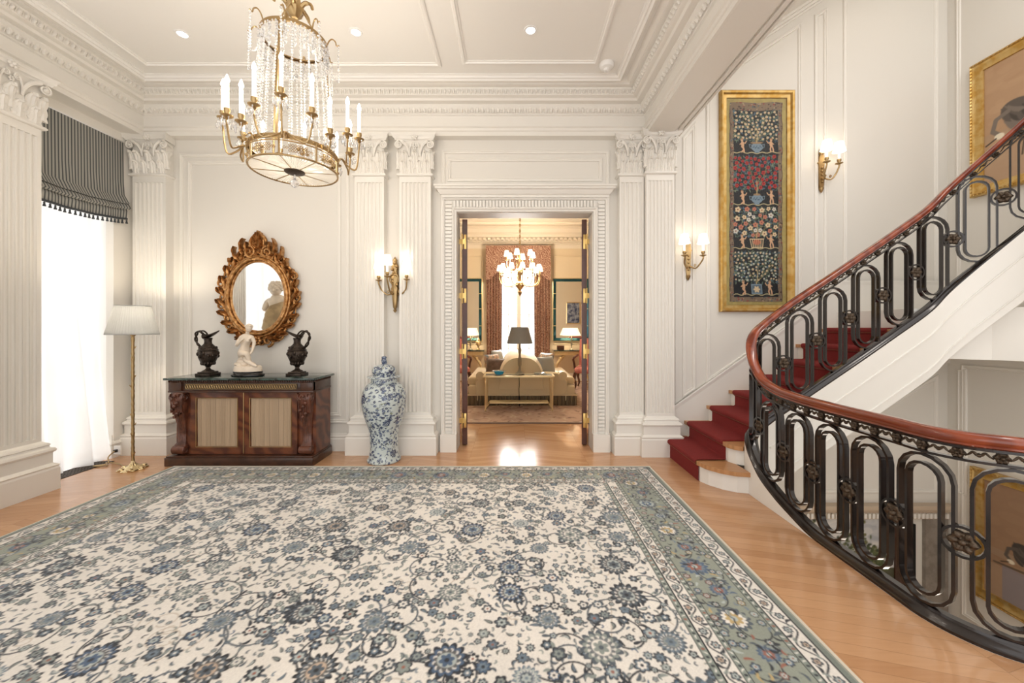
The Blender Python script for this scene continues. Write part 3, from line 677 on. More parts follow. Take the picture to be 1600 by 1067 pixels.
for i in range(n): x = cx0+(cx1-cx0)*(i+.5)/n; b.ball((x, cy0-.008, .855), .011, 7, 5, sz=1.1)
for i in range(16): b.ball((cx1+.006, cy0+.02+(cy1-cy0-.03)*i/16, .855), .011, 7, 5)
b.box(cx0-.004, cx1+.004, cy0-.006, cy1, .845, .868); b.build('frieze', M['darkmah'], cb, smooth=True)
b = MB(); b.box(cx0+.16, cx1-.16, cy0+.002, cy0+.012, .772, .832); b.build('frieze_panel', M['ironrel'], cb)
b = MB(); b.box(cx0+.17, cx1-.17, cy0-.001, cy0+.004, .776, .780); b.box(cx0+.17, cx1-.17, cy0-.001, cy0+.004, .824, .828)
for i in range(46):
    x = cx0+.18+(cx1-cx0-.36)*i/45; b.tube([(x+.010*math.cos(a), cy0+.0, .802+.018*math.sin(a)) for a in [k*PI/4 for k in range(8)]], .0032, 4, closed=True)
b.build('fretwork_band', M['bronzegilt'], cb, smooth=True)
b = MB(); b.box(cx0-.03, cx1+.03, cy0-.035, cy1+.03, .868, .892, .006); mt = b.build('marble_top', M['greenmarble'], cb, smooth=True)
for s in range(2):  # doors
    x0 = cx0+.185 if s == 0 else (cx0+cx1)/2+.004; x1 = (cx0+cx1)/2-.004 if s == 0 else cx1-.185; yf = cy0+.055
    dn = MB(); fw = .062
    for q in ((x0, x0+fw, .105, .735), (x1-fw, x1, .105, .735), (x0+fw, x1-fw, .105, .105+.075), (x0+fw, x1-fw, .735-.06, .735)): dn.box(q[0], q[1], yf-.012, yf+.02, q[2], q[3])
    d = dn.build('door', M['vine'], cb)
    p = MB(); n = 150; xs = [x0+fw+(x1-x0-2*fw)*i/n for i in range(n+1)]
    fr = [[(x, yf+.004+.004*math.sin(i*2.6+1.2*math.sin(i*.37))+.002*math.sin(z*9+i*.08), z) for i, x in enumerate(xs)] for z in [.18+.495*j/14 for j in range(15)]]
    p.loft(fr, closed=False, cap=False); p.build('pleated_silk_panel', M['pleatfab'], d, smooth=True, ang=180)
    e = MB(); poly_mould(e, [(x0+fw, .18), (x1-fw, .18), (x1-fw, .675), (x0+fw, .675)], lambda a, c, dd: (a, yf-.012-dd, c), prof=[(0, 0), (0, .004), (-.006, .005), (-.008, 0)]); e.build('door_bead', M['bronzegilt'], d)
b = MB(); b.tube([((cx0+cx1)/2, cy0+.04, .11), ((cx0+cx1)/2, cy0+.04, .735)], .0045, 6); b.build('door_strip', M['bronzegilt'], cb)
for s in (0, 1):  # carved scroll legs
    xc = cx0+.085 if s == 0 else cx1-.085; b = MB(); w = .062; rings = []
    for z, y, dp, k in ((.105, .02, .06, .9), (.13, .006, .07, 1), (.17, .0, .075, 1), (.20, .01, .07, .92), (.225, .03, .05, .75), (.32, .034, .05, .72), (.42, .022, .055, .76), (.52, -.004, .075, .86), (.60, -.03, .10, .96), (.67, -.045, .11, 1.02), (.715, -.042, .11, 1.05), (.74, -.02, .09, 1.0), (.755, 0, .07, .9)):
        ww = w*k; y0 = cy0+.022+y; fr = []
        for i in range(17):
            u = i/16*2-1; fl_ = .006*abs(math.sin(u*PI*2.5)) if .22 < z < .6 else .004*abs(math.sin(u*PI*2+z*30)); fr.append((xc+u*ww, y0-.012*math.sqrt(max(0, 1-u*u))+fl_, z))
        rings.append(fr+[(xc+ww, y0+dp, z), (xc-ww, y0+dp, z)])
    b.loft(rings)
    mpq = lambda a, d, z: (a, cy0-.005-d, z)
    # hanging acanthus over the knee, scroll foot and side volutes
    for k in range(5): leafmesh(b, xc+(k-2)*.022, .50+.02*abs(k-2), .034, .21, 0, .022, mpq)
    for k in range(7): b.ball((xc+.03*math.sin(k*2.1), cy0-.03, .50+.035*k), .017, 7, 5)
    for sg in (-1, 1):
        b.tube([(xc+sg*(.058), cy0+.03+.036*math.cos(a)*(1-a/16), .15+.040*math.sin(a)*(1-a/16)) for a in [k*.45 for k in range(24)]], .008, 6)
        b.tube([(xc+sg*(.064), cy0+.02+.045*math.cos(a)*(1-a/16), .69+.045*math.sin(a)*(1-a/16)) for a in [k*.45 for k in range(24)]], .008, 6)
    b.loft([[(xx, cy0+.03+.038*math.cos(a), .15+.042*math.sin(a)) for a in [2*PI*k/16 for k in range(16)]] for xx in (xc-.058, xc+.058)])
    b.build('carved_leg', M['carved'], cb, smooth=True, ang=55)
# --- bronze ewers
def ewer(cx, d, lab):
    t = thing('bronze_ewer', lab, 'ewer', (cx, 4.07, .892), 'pair of dark bronze ewers'); y = 4.07; z = .892
    b = MB(); b.box(cx-.078, cx+.078, y-.078, y+.078, z, z+.03, .003); b.box(cx-.064, cx+.064, y-.064, y+.064, z+.03, z+.045, .003); b.build('square_foot', M['bronze'], t, smooth=True)
    b = MB(); b.lathe([(.058, .045), (.056, .052), (.030, .066), (.020, .078), (.019, .09), (.028, .096), (.022, .102), (.040, .112), (.066, .145), (.082, .185), (.089, .225), (.091, .255), (.086, .262), (.092, .266), (.092, .274), (.085, .278), (.078, .295), (.056, .318), (.036, .34), (.033, .365), (.038, .39), (.040, .40)], (cx, y, z), 28)
    for k in range(14):
        a = 2*PI*k/14; b.ball((cx+.086*math.cos(a), y+.086*math.sin(a), z+.225+.02*math.sin(k*2.4)), .016, 7, 5, sz=1.3)
        b.ball((cx+.055*math.cos(a), y+.055*math.sin(a), z+.135), .014, 7, 5, sz=1.6)
        b.ball((cx+.072*math.cos(a), y+.072*math.sin(a), z+.298), .013, 6, 4)
    b.build('body', M['bronze'], t, smooth=True, ang=60)
    # spout: boat-shaped lip swept to a point
    b = MB(); rings = []
    for i in range(9):
        u = i/8; zz = z+.385+.012*u; xx = cx-d*.035+d*u*.155; rise = .058*u**1.6-.02*math.sin(u*PI)*0; w = .044*(1-u**2.2)+.002
        ring = []
        for k in range(9):
            a = PI+PI*k/8; ring.append((xx, y+w*math.cos(a), z+.41+rise+.03*(1-u)*math.sin(a)+.006))
        ring += [(p[0], y+(p[1]-y)*.85, p[2]+.008) for p in ring[::-1]]
        rings.append(ring)
    b.loft(rings); b.tube([(cx-d*.03, y, z+.42), (cx-d*.055, y, z+.43)], .02, 8); b.build('spout', M['bronze'], t, smooth=True, ang=70)
    b = MB()
    H = [(-.055, .275), (-.085, .305), (-.118, .355), (-.130, .41), (-.118, .455), (-.088, .470), (-.060, .450), (-.045, .425), (-.03, .41)]
    c = catmull([(cx+d*p[0], y, z+p[1]) for p in H], 5)
    for sg in (-1, 1): b.tube([(p[0]+sg*.008*math.sin(i*.55), y+sg*.009*math.cos(i*.55), p[2]+sg*.004) for i, p in enumerate(c)], .0085, 7)
    b.tube(catmull([(cx-d*.085, y, z+.468), (cx-d*.05, y, z+.475), (cx-d*.02, y, z+.455), (cx+d*.0, y, z+.425)], 4), .008, 6)
    b.ball((cx-d*.06, y, z+.285), .018, 8, 5); b.build('handle', M['bronze'], t, smooth=True)
ewer(-3.235, 1, 'dark bronze ewer on the left end of the cabinet, spout to the right'); ewer(-2.29, -1, 'dark bronze ewer on the right end of the cabinet, spout to the left')
# --- skinned figures
def skin(name, joints, edges, rad, m, parent, sub=2, root=0):
    me = bpy.data.meshes.new(name); bs = base_of(parent); me.from_pydata([Vector(j)-bs for j in joints], edges, []); o = bpy.data.objects.new(name, me); COL.objects.link(o); o.parent = parent
    md = o.modifiers.new('skin', 'SKIN'); md.use_smooth_shade = True; sv = me.skin_vertices[0].data
    for i, r in enumerate(rad): sv[i].radius = r if isinstance(r, tuple) else (r, r)
    sv[root].use_root = True
    s = o.modifiers.new('sub', 'SUBSURF'); s.levels = sub; s.render_levels = sub; me.materials.append(m); return o
sx, sy, sz = -2.805, 4.06, .892
t = thing('marble_statuette', 'cream marble statuette of a seated woman on an oval black base between the ewers', 'statue', (sx, sy, sz))
b = MB(); b.lathe([(.155, 0), (.168, .008), (.168, .018), (.150, .026), (.145, .034), (.150, .042), (.146, .050)], (sx, sy, sz), 36, 1, .62); b.build('black_base', M['blackwood'], t, smooth=True)
b = MB(); b.lathe([(.140, .050), (.142, .078), (.136, .084), (.138, .09), (.130, .104), (.10, .112)], (sx, sy, sz), 36, 1, .64)
for k in range(9):
    a = k*.72; b.ball((sx-.03+.07*math.cos(a), sy+.035*math.sin(a), sz+.118+.01*math.sin(k*3)), .040, 9, 6, sz=.6)
b.ball((sx-.06, sy+.02, sz+.145), .065, 12, 8, sz=.8); b.ball((sx-.045, sy+.02, sz+.19), .055, 12, 8, sz=.8); b.build('rocky_ground', M['marble'], t, smooth=True, ang=70)
J = lambda x, y, z: (sx+x*1.12, sy+y*1.05, sz+.11+(z-.11)*1.13)
jt = [J(-.035, .0, .225), J(-.030, 0, .275), J(-.020, -.002, .325), J(-.012, -.004, .368), J(-.004, -.008, .405), J(.008, -.012, .430),
      J(-.060, -.004, .372), J(-.082, -.02, .325), J(-.078, -.045, .296), J(-.050, -.068, .318), J(-.012, -.066, .352), J(.004, -.06, .362),
      J(.038, 0, .372), J(.052, .012, .325), J(.050, .0, .280), J(.052, -.02, .24), J(.045, -.045, .215),
      J(-.052, -.02, .215), J(-.005, -.065, .225), J(.040, -.075, .228), J(.045, -.055, .165), J(.055, -.04, .118), J(.078, -.06, .108),
      J(-.020, .01, .205), J(.0, -.03, .175), J(.04, -.06, .15), J(.088, -.055, .118), J(.122, -.058, .106)]
ed = [(0, 1), (1, 2), (2, 3), (3, 4), (4, 5), (3, 6), (6, 7), (7, 8), (8, 9), (9, 10), (10, 11), (3, 12), (12, 13), (13, 14), (14, 15), (15, 16), (0, 17), (17, 18), (18, 19), (19, 20), (20, 21), (21, 22), (0, 23), (23, 24), (24, 25), (25, 26), (26, 27)]
rd = [(.046, .052), (.038, .030), (.042, .032), (.044, .028), .016, .017, .020, .017, .014, .012, .009, .010, .019, .016, .013, .011, .010, .034, .030, .024, .017, .012, .010, .034, .028, .022, .014, .010]
rd = [tuple(q*1.22 for q in r) if isinstance(r, tuple) else r*1.22 for r in rd]
bd = skin('figure', jt, ed, rd, M['marble'], t)
b = MB(); b.ball(J(.016, -.014, .456), .034, 14, 10, sx=.82, sy=.95, sz=1.15); b.ball(J(.018, -.043, .455), .006, 6, 5); b.ball(J(.018, -.038, .436), .010, 6, 5)
b.ball(J(-.008, -.03, .34), .017, 10, 7); b.ball(J(.016, -.032, .338), .017, 10, 7); b.build('head', M['marble'], t, smooth=True)
b = MB(); b.ball(J(.012, -.002, .470), .037, 14, 9, sx=.9, sy=1, sz=.95); b.ball(J(.0, .030, .462), .017, 10, 7)
for k in range(10): b.ball(J(.012+.028*math.cos(k*.63), -.006+.028*math.sin(k*.63), .478), .010, 6, 5)
b.build('hair', M['marble'], t, smooth=True)
b = MB(); rg = []
for i in range(8):
    u = i/7; rg.append([J(-.058+.02*u+.045*math.cos(a)+.004*math.sin(6*a+u*5), .012+.034*math.sin(a), .235-.115*u+.0*a) for a in [2*PI*k/20 for k in range(20)]])
b.loft(rg); b.build('drapery', M['marble'], t, smooth=True)
# --- oval rococo mirror
mx, mz = -2.872, 1.752; t = thing('oval_mirror', 'oval rococo mirror in a carved gilt frame above the cabinet', 'mirror', (mx, YW, 1.18))
b = MB(); a0, c0 = .298, .388; n = 48; b.loft([[(mx+a0*math.cos(2*PI*k/n), y, mz+c0*math.sin(2*PI*k/n)) for k in range(n)] for y in (YW-.055, YW-.045)]); b.build('mirror_glass', M['silver'], t)
def oval(r, tt, y=0): return (mx+(a0+r)*math.cos(tt), YW-y, mz+(c0+r)*math.sin(tt))
b = MB()
for r, tk, y in ((.008, .012, .058), (.035, .020, .075), (.062, .014, .065)): b.tube([oval(r+(.004*math.sin(k*2.2) if tk > .015 else 0), 2*PI*k/96, y) for k in range(96)], [tk*(1+.18*math.sin(k*1.1)) for k in range(96)], 8, closed=True)
b.loft([[oval(r, 2*PI*k/64, y) for k in range(64)] for r, y in ((-.004, .045), (-.004, .062), (.05, .07), (.08, .045), (.08, .0))], cap=False); b.build('inner_frame', M['gold'], t, smooth=True, ang=60)
def acanthus(b, x, z, L, w, ang, y0, curl=1, th=.028):
    """curled gilt leaf lying in the wall plane, tip hooked to one side"""
    n = 12; rings = []; px_, pz_ = x, z; a = ang
    for i in range(n+1):
        u = i/n; a2 = ang+curl*(u**1.7)*2.1; px_ += L/n*math.cos(a2); pz_ += L/n*math.sin(a2); ww = w*(.45+.75*math.sin(min(1, u*1.15)*PI*.72))*(1-u*.72)*(1+.16*math.cos(u*21)); nx, nz = -math.sin(a2), math.cos(a2)
        h = y0+th*(.5+math.sin(u*PI)*.9)+(.02*u*u)
        rings.append([(px_+nx*ww, YW-h*.55, pz_+nz*ww), (px_+nx*ww*.5, YW-h-.008, pz_+nz*ww*.5), (px_, YW-h+.006, pz_), (px_-nx*ww*.5, YW-h-.008, pz_-nz*ww*.5), (px_-nx*ww, YW-h*.55, pz_-nz*ww), (px_, YW-h*.2, pz_)])
    b.loft(rings)
def cscroll(b, x, z, r, a0_, turns, y, tk, d=1):
    pts = []; n = int(turns*16)
    for i in range(n+1):
        u = i/n; a = a0_+d*u*turns*2*PI; rr = r*(1-.8*u); pts.append((x+rr*math.cos(a), YW-y-.015*u, z+rr*math.sin(a)))
    b.tube(pts, [tk*(1-.45*i/n) for i in range(n+1)], 7)
b = MB()
N_ = 26
for i in range(N_):
    for sg in (1,):
        tt = 2*PI*i/N_+.08; bulge = .07+.018*math.cos(4*tt+.6)
        s_ = 1 if math.cos(tt) > 0 else -1; x, _, z = oval(.062, tt)
        acanthus(b, x, z, .155, .040, tt+s_*1.22, .03, curl=-s_*.16)
        x2, _, z2 = oval(.132+.012*math.sin(i*1.9), tt+.12)
        if i % 2: cscroll(b, x2, z2, .048, tt+s_*2.2, 1.4, .045, .013, -s_)
        x3, _, z3 = oval(.10, tt+.12*s_); acanthus(b, x3, z3, .105, .024, tt+s_*.62, .035, curl=s_*.5)
b.tube([oval(.10+.016*math.sin(k*.9), 2*PI*k/96, .04) for k in range(96)], [.017+.007*math.sin(k*1.7) for k in range(96)], 7, closed=True)
b.tube([oval(.135+.014*math.cos(k*.78), 2*PI*k/96, .03) for k in range(96)], [.012+.006*math.sin(k*1.3) for k in range(96)], 7, closed=True)
# top crest: shell and flame leaves
for k in range(9):
    a = PI/2+(k-4)*.30; acanthus(b, mx+.01+(k-4)*.012, mz+.52, .20-.012*abs(k-4), .030, a, .05, curl=(k-4)*-.16)
for sg in (-1, 1):
    for dx_, dz_, ln, an in ((.06, .53, .15, .25), (.11, .50, .13, .4), (.15, .47, .12, .6), (.21, .42, .12, .8), (.26, .36, .11, .9)): acanthus(b, mx+sg*dx_, mz+dz_-.02, ln, .036, PI/2-sg*an, .035, curl=sg*.35)
    cscroll(b, mx+sg*.10, mz+.50, .065, PI/2, 1.5, .06, .017, sg); cscroll(b, mx+sg*.19, mz+.43, .055, PI/2, 1.4, .05, .015, -sg)
    acanthus(b, mx+sg*.17, mz+.48, .17, .028, PI/2-sg*.35, .04, curl=sg*.5); acanthus(b, mx+sg*.24, mz+.42, .14, .022, PI/2-sg*.5, .04, curl=sg*.4)
    cscroll(b, mx+.02+sg*.09, mz-.50, .065, -PI/2, 1.4, .05, .016, sg); acanthus(b, mx+sg*.06, mz-.44, .2, .03, -PI/2+sg*1.1, .04, curl=sg*.9)
# crest top shell curling to the left
b.ball((mx-.0, YW-.05, mz+.62), .10, 16, 10, sy=.42, sz=.95)
for k in range(7): a = 2*PI*k/7; b.ball((mx+.0+.035*math.cos(a), YW-.08, mz-.50+.035*math.sin(a)), .021, 8, 6)
b.ball((mx, YW-.09, mz-.50), .02, 8, 6)
b.build('carved_frame', M['gold'], t, smooth=True, ang=75)
# --- floor lamp
lx, ly = -3.765, 3.80; t = thing('floor_lamp', 'slim brass floor lamp with a pleated pale shade beside the curtained window', 'lamp', (lx, ly, 0))
b = MB(); b.lathe([(.105, .0), (.108, .008), (.100, .016), (.075, .020), (.06, .032), (.035, .038), (.028, .05), (.014, .07), (.011, .09)], (lx, ly, 0), 40, flute=(8, .10)); 
for k in range(6): a = PI/3*k; b.ball((lx+.085*math.cos(a), ly+.085*math.sin(a), .018), .026, 9, 6, sz=.6)
b.build('base', M['brass'], t, smooth=True, ang=60)
b = MB(); pr = []
for i in range(60):
    z = .085+i*.0208; pr.append((.0125+.0025*(i % 3 == 0)+.003*(i % 9 == 4), z))
b.lathe(pr+[(.022, 1.325), (.034, 1.345), (.012, 1.35), (.008, 1.40)], (lx, ly, 0), 12)
for k in range(12): a = k*2.4; z = .15+k*.095; b.tube([(lx+.011*math.cos(a), ly+.011*math.sin(a), z), (lx+.026*math.cos(a), ly+.026*math.sin(a), z+.022)], [.007, .002], 6)
b.build('pole', M['bronzegilt'], t, smooth=True)
M['lampshade'] = mat('pleated_shade', (.6, .6, .6), .8); sheer(M['lampshade'], .40, 0, (.60, .605, .60))
def pleated_shade(cx, cy, z0, z1, r0, r1, parent, m, n=180, name='lamp_shade', amp=.012):
    b = MB(); rings = []
    for z, r in ((z0, r0), (z0+.01, r0), (z0+(z1-z0)*.5, (r0+r1)/2), (z1-.01, r1), (z1, r1)):
        rings.append([(cx+(r*(1+amp*math.sin(k*2.1)+amp*.5*math.sin(k*.9)))*math.cos(2*PI*k/n), cy+(r*(1+amp*math.sin(k*2.1)))*math.sin(2*PI*k/n), z) for k in range(n)])
    rings += [[(cx+(p[0]-cx)*.97, cy+(p[1]-cy)*.97, p[2]) for p in r] for r in rings[::-1]]
    b.loft(rings, cap=False, loop=True); o = b.build(name, m, parent, smooth=True, ang=180)
    for z, r in ((z0, r0), (z1, r1)): b = MB(); b.tube([(cx+r*math.cos(2*PI*k/48), cy+r*math.sin(2*PI*k/48), z) for k in range(48)], .004, 6, closed=True); b.build('shade_binding', m, o, smooth=True)
    return o
sheer_shade = pleated_shade(lx, ly, 1.335, 1.615, .196, .132, t, M['lampshade'])
b = MB(); b.ball((lx, ly, 1.47), .032, 12, 8, sz=1.25); b.build('bulb', M['bulb'], t, smooth=True)
light('lamp_light', 'POINT', (lx, ly, 1.56), 10, (1, .86, .66), size=.04, parent=t)
# --- lidded temple jar
jx, jy = -1.365, 4.06; t = thing('temple_jar', 'tall blue and white porcelain jar with a domed lid standing between fluted pilasters', 'jar', (jx, jy, 0))
prof = [(.165, 0), (.170, .006), (.170, .022), (.158, .04), (.148, .09), (.143, .16), (.145, .24), (.152, .31), (.170, .38), (.194, .45), (.215, .53), (.226, .61), (.227, .67), (.216, .73), (.192, .78), (.160, .812), (.138, .825), (.134, .835), (.134, .872)]
lidp = [(.134, .872), (.168, .878), (.171, .886), (.160, .893), (.118, .896), (.117, .915), (.122, .94), (.117, .968), (.095, .995), (.060, 1.010), (.030, 1.016)]
def glaze(prof, bg, name, circ, seeds, parent, dense=1.0):
    pp_ = catmull([(r, 0, z) for r, z in prof], 12); r = np.array([p[0] for p in pp_]); z = np.array([p[2] for p in pp_]); s = np.concatenate([[0], np.cumsum(np.hypot(np.diff(r), np.diff(z)))])
    C = Canvas(circ, s[-1], .0026, bg); blues = [srgb(28, 40, 78), srgb(42, 58, 98), srgb(66, 82, 122)]
    rg = random.Random(seeds)
    for _ in range(int(9*dense)):
        x, y = rg.random()*circ, rg.random()*s[-1]; R = rg.uniform(.026, .040); c = rg.choice(blues[:2]); C.star(x, y, R, 7, .22, c); C.star(x, y, R*.66, 7, .15, bg); C.star(x, y, R*.45, 5, .3, c); C.blob(x, y, R*.15, R*.15, bg)
    for _ in range(int(880*dense)):
        x, y = rg.random()*circ, rg.random()*s[-1]; c = rg.choice(blues)
        q = rg.random(); R = rg.uniform(.007, .013)
        if q < .35: C.leaf(x, y, .030, .011, rg.random()*6.3, c)
        elif q < .75: C.star(x, y, R, 5, .25, c); C.blob(x, y, R*.3, R*.3, bg)
        else:
            a = rg.random()*6.3; pts = [(x+.02*k*math.cos(a+k*.5)*.5, y+.02*k*math.sin(a+k*.5)*.5) for k in range(5)]; C.line(pts, .0035, c)
        if q > .93: C.blob(x, y, .009, .006, srgb(128, 134, 110))
    C.line([(0, s[-1]*.002), (circ, s[-1]*.002)], .006, blues[1])
    n = 200; ns = len(r)*1; u = np.linspace(0, circ, n); th = u/circ*2*PI; S = np.linspace(0, s[-1], 260); rr = np.interp(S, s, r); zz = np.interp(S, s, z)
    P = np.zeros((260, n, 3)); P[..., 0] = jx+rr[:, None]*np.cos(th); P[..., 1] = jy+rr[:, None]*np.sin(th); P[..., 2] = zz[:, None]
    cc = C.sample(np.broadcast_to(u, (260, n)), np.broadcast_to(S[:, None], (260, n))); return grid_obj(name, P, cc, M['porcelain'], parent)
M['porcelain'] = vmat('blue_white_porcelain', .14, coat=.5)
bgp = srgb(196, 205, 203)
glaze(prof, bgp, 'jar_body', 1.15, 5, t, 1.6); lid = glaze(lidp, bgp, 'lid', .75, 9, t, .55)
M['blueglaze'] = mat('blue_glaze', (.035, .055, .13), .2, coat=.5, vcol=(.2, .25, .33), vscale=60)
b = MB(); b.lathe([(.028, 1.010), (.022, 1.022), (.026, 1.03), (.028, 1.05), (.022, 1.062), (.020, 1.072), (.026, 1.08), (.025, 1.094), (.012, 1.10)], (jx, jy, 0), 16); 
for k in range(8): b.ball((jx+.022*math.cos(k*2.4), jy+.022*math.sin(k*2.4), 1.03+.007*k), .010, 7, 5)
b.build('lid_knob', M['blueglaze'], lid, smooth=True)
# --- wall sconces
def lampshade_small(b, c, r0, r1, h, n=24):
    b.lathe([(r0, 0), (r1, h), (r1*.96, h), (r0*.96, 0)], c, n, cap=False)
def sconce(x, y, z, arms, lab, sc=1.0, figure=False, tw=0):
    """x,y wall point, z centre of the back plate"""
    t = thing('wall_sconce', lab, 'wall lamp', (x, y, z), None)
    b = MB(); w = .032*sc
    if figure:
        b.lathe([(.003, -.33), (.016, -.315), (.020, -.30), (.010, -.29), (.022, -.27), (.028, -.20), (.036, -.10), (.046, -.06), (.036, -.04), (.044, .02), (.05, .07), (.036, .11), (.026, .13), (.034, .16), (.040, .19), (.028, .22), (.02, .24), (.026, .26), (.012, .285), (.004, .30)], (x, y-.045, z), 16, flute=(8, .06))
        for k in range(8): b.ball((x+.03*math.cos(k*2), y-.075, z-.02+.035*k), .017, 8, 5)
        for sg in (-1, 1): b.tube(catmull([(x, y-.07, z-.03), (x+sg*.045, y-.08, z+.02), (x+sg*.04, y-.085, z+.08), (x, y-.09, z+.10)], 4), .008, 6)
    else:
        b.loft([[(x+s*w*k, yy, z+zz) for s, yy in ((-1, y), (-1, y-.03), (1, y-.03), (1, y))] for zz, k in ((-.20, .55), (-.17, .72), (.02, .9), (.07, 1.0), (.075, 1.25), (.085, 1.25), (.09, .9), (.14, .8), (.17, .5))])
        b.lathe([(.002, -.26), (.012, -.245), (.022, -.22), (.026, -.205), (.014, -.195)], (x, y-.02, z), 12); b.lathe([(.02, .17), (.028, .19), (.014, .21), (.02, .225), (.004, .25)], (x, y-.02, z), 12)
        for k in range(5): b.ball((x, y-.034, z-.14+.04*k), .012, 8, 5)
    b.build('back_plate', M['bronzegilt'], t, smooth=True, ang=50)
    for (dx, dy, dz) in arms:
        b = MB(); e = (x+dx, y-dy, z+dz)
        pts = catmull([(x+dx*.08, y-.04, z-.10), (x+dx*.45, y-.04-dy*.35, z-.13+.0*dz), (x+dx*.85, y-dy*.75, z-.08), (x+dx, y-dy, z+dz-.03), (x+dx, y-dy, z+dz)], 5)
        b.tube(pts, .0085, 7); b.tube([(x+dx*.4+.012*math.cos(a)*(1-a/9), y-.05-dy*.3, z-.10+.02*math.sin(a)*(1-a/9)) for a in [k*.6 for k in range(12)]], .005, 5)
        b.lathe([(.004, -.012), (.018, -.004), (.036, .004), (.037, .008), (.012, .012), (.012, .02), (.020, .03), (.020, .05), (.015, .055)], e, 14); arm = b.build('arm', M['bronzegilt'], t, smooth=True, ang=50)
        b = MB(); b.cyl((e[0], e[1], e[2]+.05), .0105, .10, 10); b.build('candle_sleeve', M['candle'], arm, smooth=True)
        b = MB(); b.ball((e[0], e[1], e[2]+.185), .014, 8, 6, sz=1.6); b.build('bulb', M['dimbulb'], arm, smooth=True)
        b = MB(); lampshade_small(b, (e[0], e[1], e[2]+.135), .062*sc, .040*sc, .105); b.build('shade', M['shade'], arm, smooth=True)
        light('sconce_light', 'POINT', (e[0], e[1], e[2]+.265), .16, (1, .86, .70), size=.03, parent=arm)
        light('sconce_light', 'POINT', (e[0], e[1]-.0, e[2]+.10), .12, (1, .86, .70), size=.03, parent=arm)
    return t
sconce(-1.335, YW, 1.90, [(-.155, .13, .02), (.155, .13, .03), (-.03, .22, .05)], 'gilt bronze wall sconce with three lit shades above the porcelain jar', .9, True)
sconce(X(1079, 4.28), YS, Z(401, 4.28), [(-.09, .13, .0), (.115, .13, .0)], 'two light gilt wall sconce beside the right fluted pilaster', 1.0)
sconce(X(1290, 4.28), YS, Z(262, 4.28), [(-.045, .15, .03), (.125, .11, .03)], 'two light gilt wall sconce to the right of the framed tapestry', 1.0)
# --- downlights, detector
for k, (px, py) in enumerate(((285, 53), (556, 50), (829, 47))):
    Y_ = 2.6*600/(512-py); x = X(px, Y_)
    t = thing('downlight', ('leftmost recessed round downlight in the ceiling, nearest the window', 'recessed round downlight just right of the chandelier crown', 'recessed round downlight in the right ceiling panel')[k], 'ceiling light', (x, Y_, 4.0), 'recessed ceiling downlights')
    b = MB(); b.lathe([(.058, 0), (.056, -.006), (.040, -.006), (.038, -.002), (.038, 0)], (x, Y_, 4.0), 24, cap=False); b.build('trim_ring', M['plastic'], t, smooth=True)
    b = MB(); b.cyl((x, Y_, 3.9965), .0385, .003, 20); b.build('lamp_lens', M['bulbcan'], t)
    light('downlight_spot', 'SPOT', (x, Y_, 3.985), 10, (1, .9, .78), size=.03, parent=t, spot=1.7)
Y_ = 2.6*600/(512-100); x = X(948, Y_); t = thing('smoke_detector', 'white smoke detector on the ceiling above the right pilaster', 'detector', (x, Y_, 4.0))
b = MB(); b.lathe([(.07, 0), (.07, -.02), (.060, -.04), (.035, -.05)], (x, Y_, 4.0), 24); b.build('housing', M['plastic'], t, smooth=True)
b = MB(); b.lathe([(.03, -.05), (.026, -.065), (.012, -.072)], (x, Y_, 4.0), 16); 
for k in range(4): b.tube([(x+.028*math.cos(k*PI/2), Y_+.028*math.sin(k*PI/2), 3.95), (x+.02*math.cos(k*PI/2), Y_+.02*math.sin(k*PI/2), 3.915)], .003, 5)
b.build('sensor_cage', M['plastic'], t, smooth=True)
# --- roman blind
t = thing('roman_blind', 'grey striped roman blind with a tasselled hem at the left window', 'blind', (-4.30, 3.75, 3.42))
M['stripe'] = wave_mat('striped_ticking', srgb(158, 157, 150), srgb(78, 80, 82), .85, 11.5, 'Y', 0, lo=.60, hi=.72); M['hem'] = mat('hem_braid', srgb(66, 70, 74), .8, bump=.5, bscale=200)
y0, y1 = 3.16, 4.235; xb = -4.30; b = MB(); rings = []
for z, dx in ((3.44, .0), (3.0, .005), (2.86, .012), (2.79, .05), (2.765, .065), (2.775, .03), (2.80, .02), (2.75, .06), (2.715, .08), (2.70, .06), (2.73, .03), (2.68, .04), (2.60, .035)):
    rings.append([(xb+dx+.006*math.sin(i*.9+z*9)*(z < 2.9), y0+(y1-y0)*i/30, z-(.05*(1-(2*i/30-1)**2) if z < 2.95 else 0)) for i in range(31)])
b.loft(rings, closed=False, cap=False); bl = b.build('blind_cloth', M['stripe'], t, smooth=True, ang=60)
b = MB(); rr = rings[-1]; b.tube([(p[0]+.004, p[1], p[2]) for p in rr], .012, 6); b.build('hem_band', M['hem'], t, smooth=True)
for i in range(27):
    q = i/26*30; j = min(int(q), 29); f = q-j; p = [rr[j][k]*(1-f)+rr[j+1][k]*f for k in range(3)]; tb = MB(); tb.lathe([(.004, -.012), (.009, -.02), (.006, -.026), (.012, -.05), (.010, -.052)], p, 8); tb.build('tassel', M['hem'], t, smooth=True)
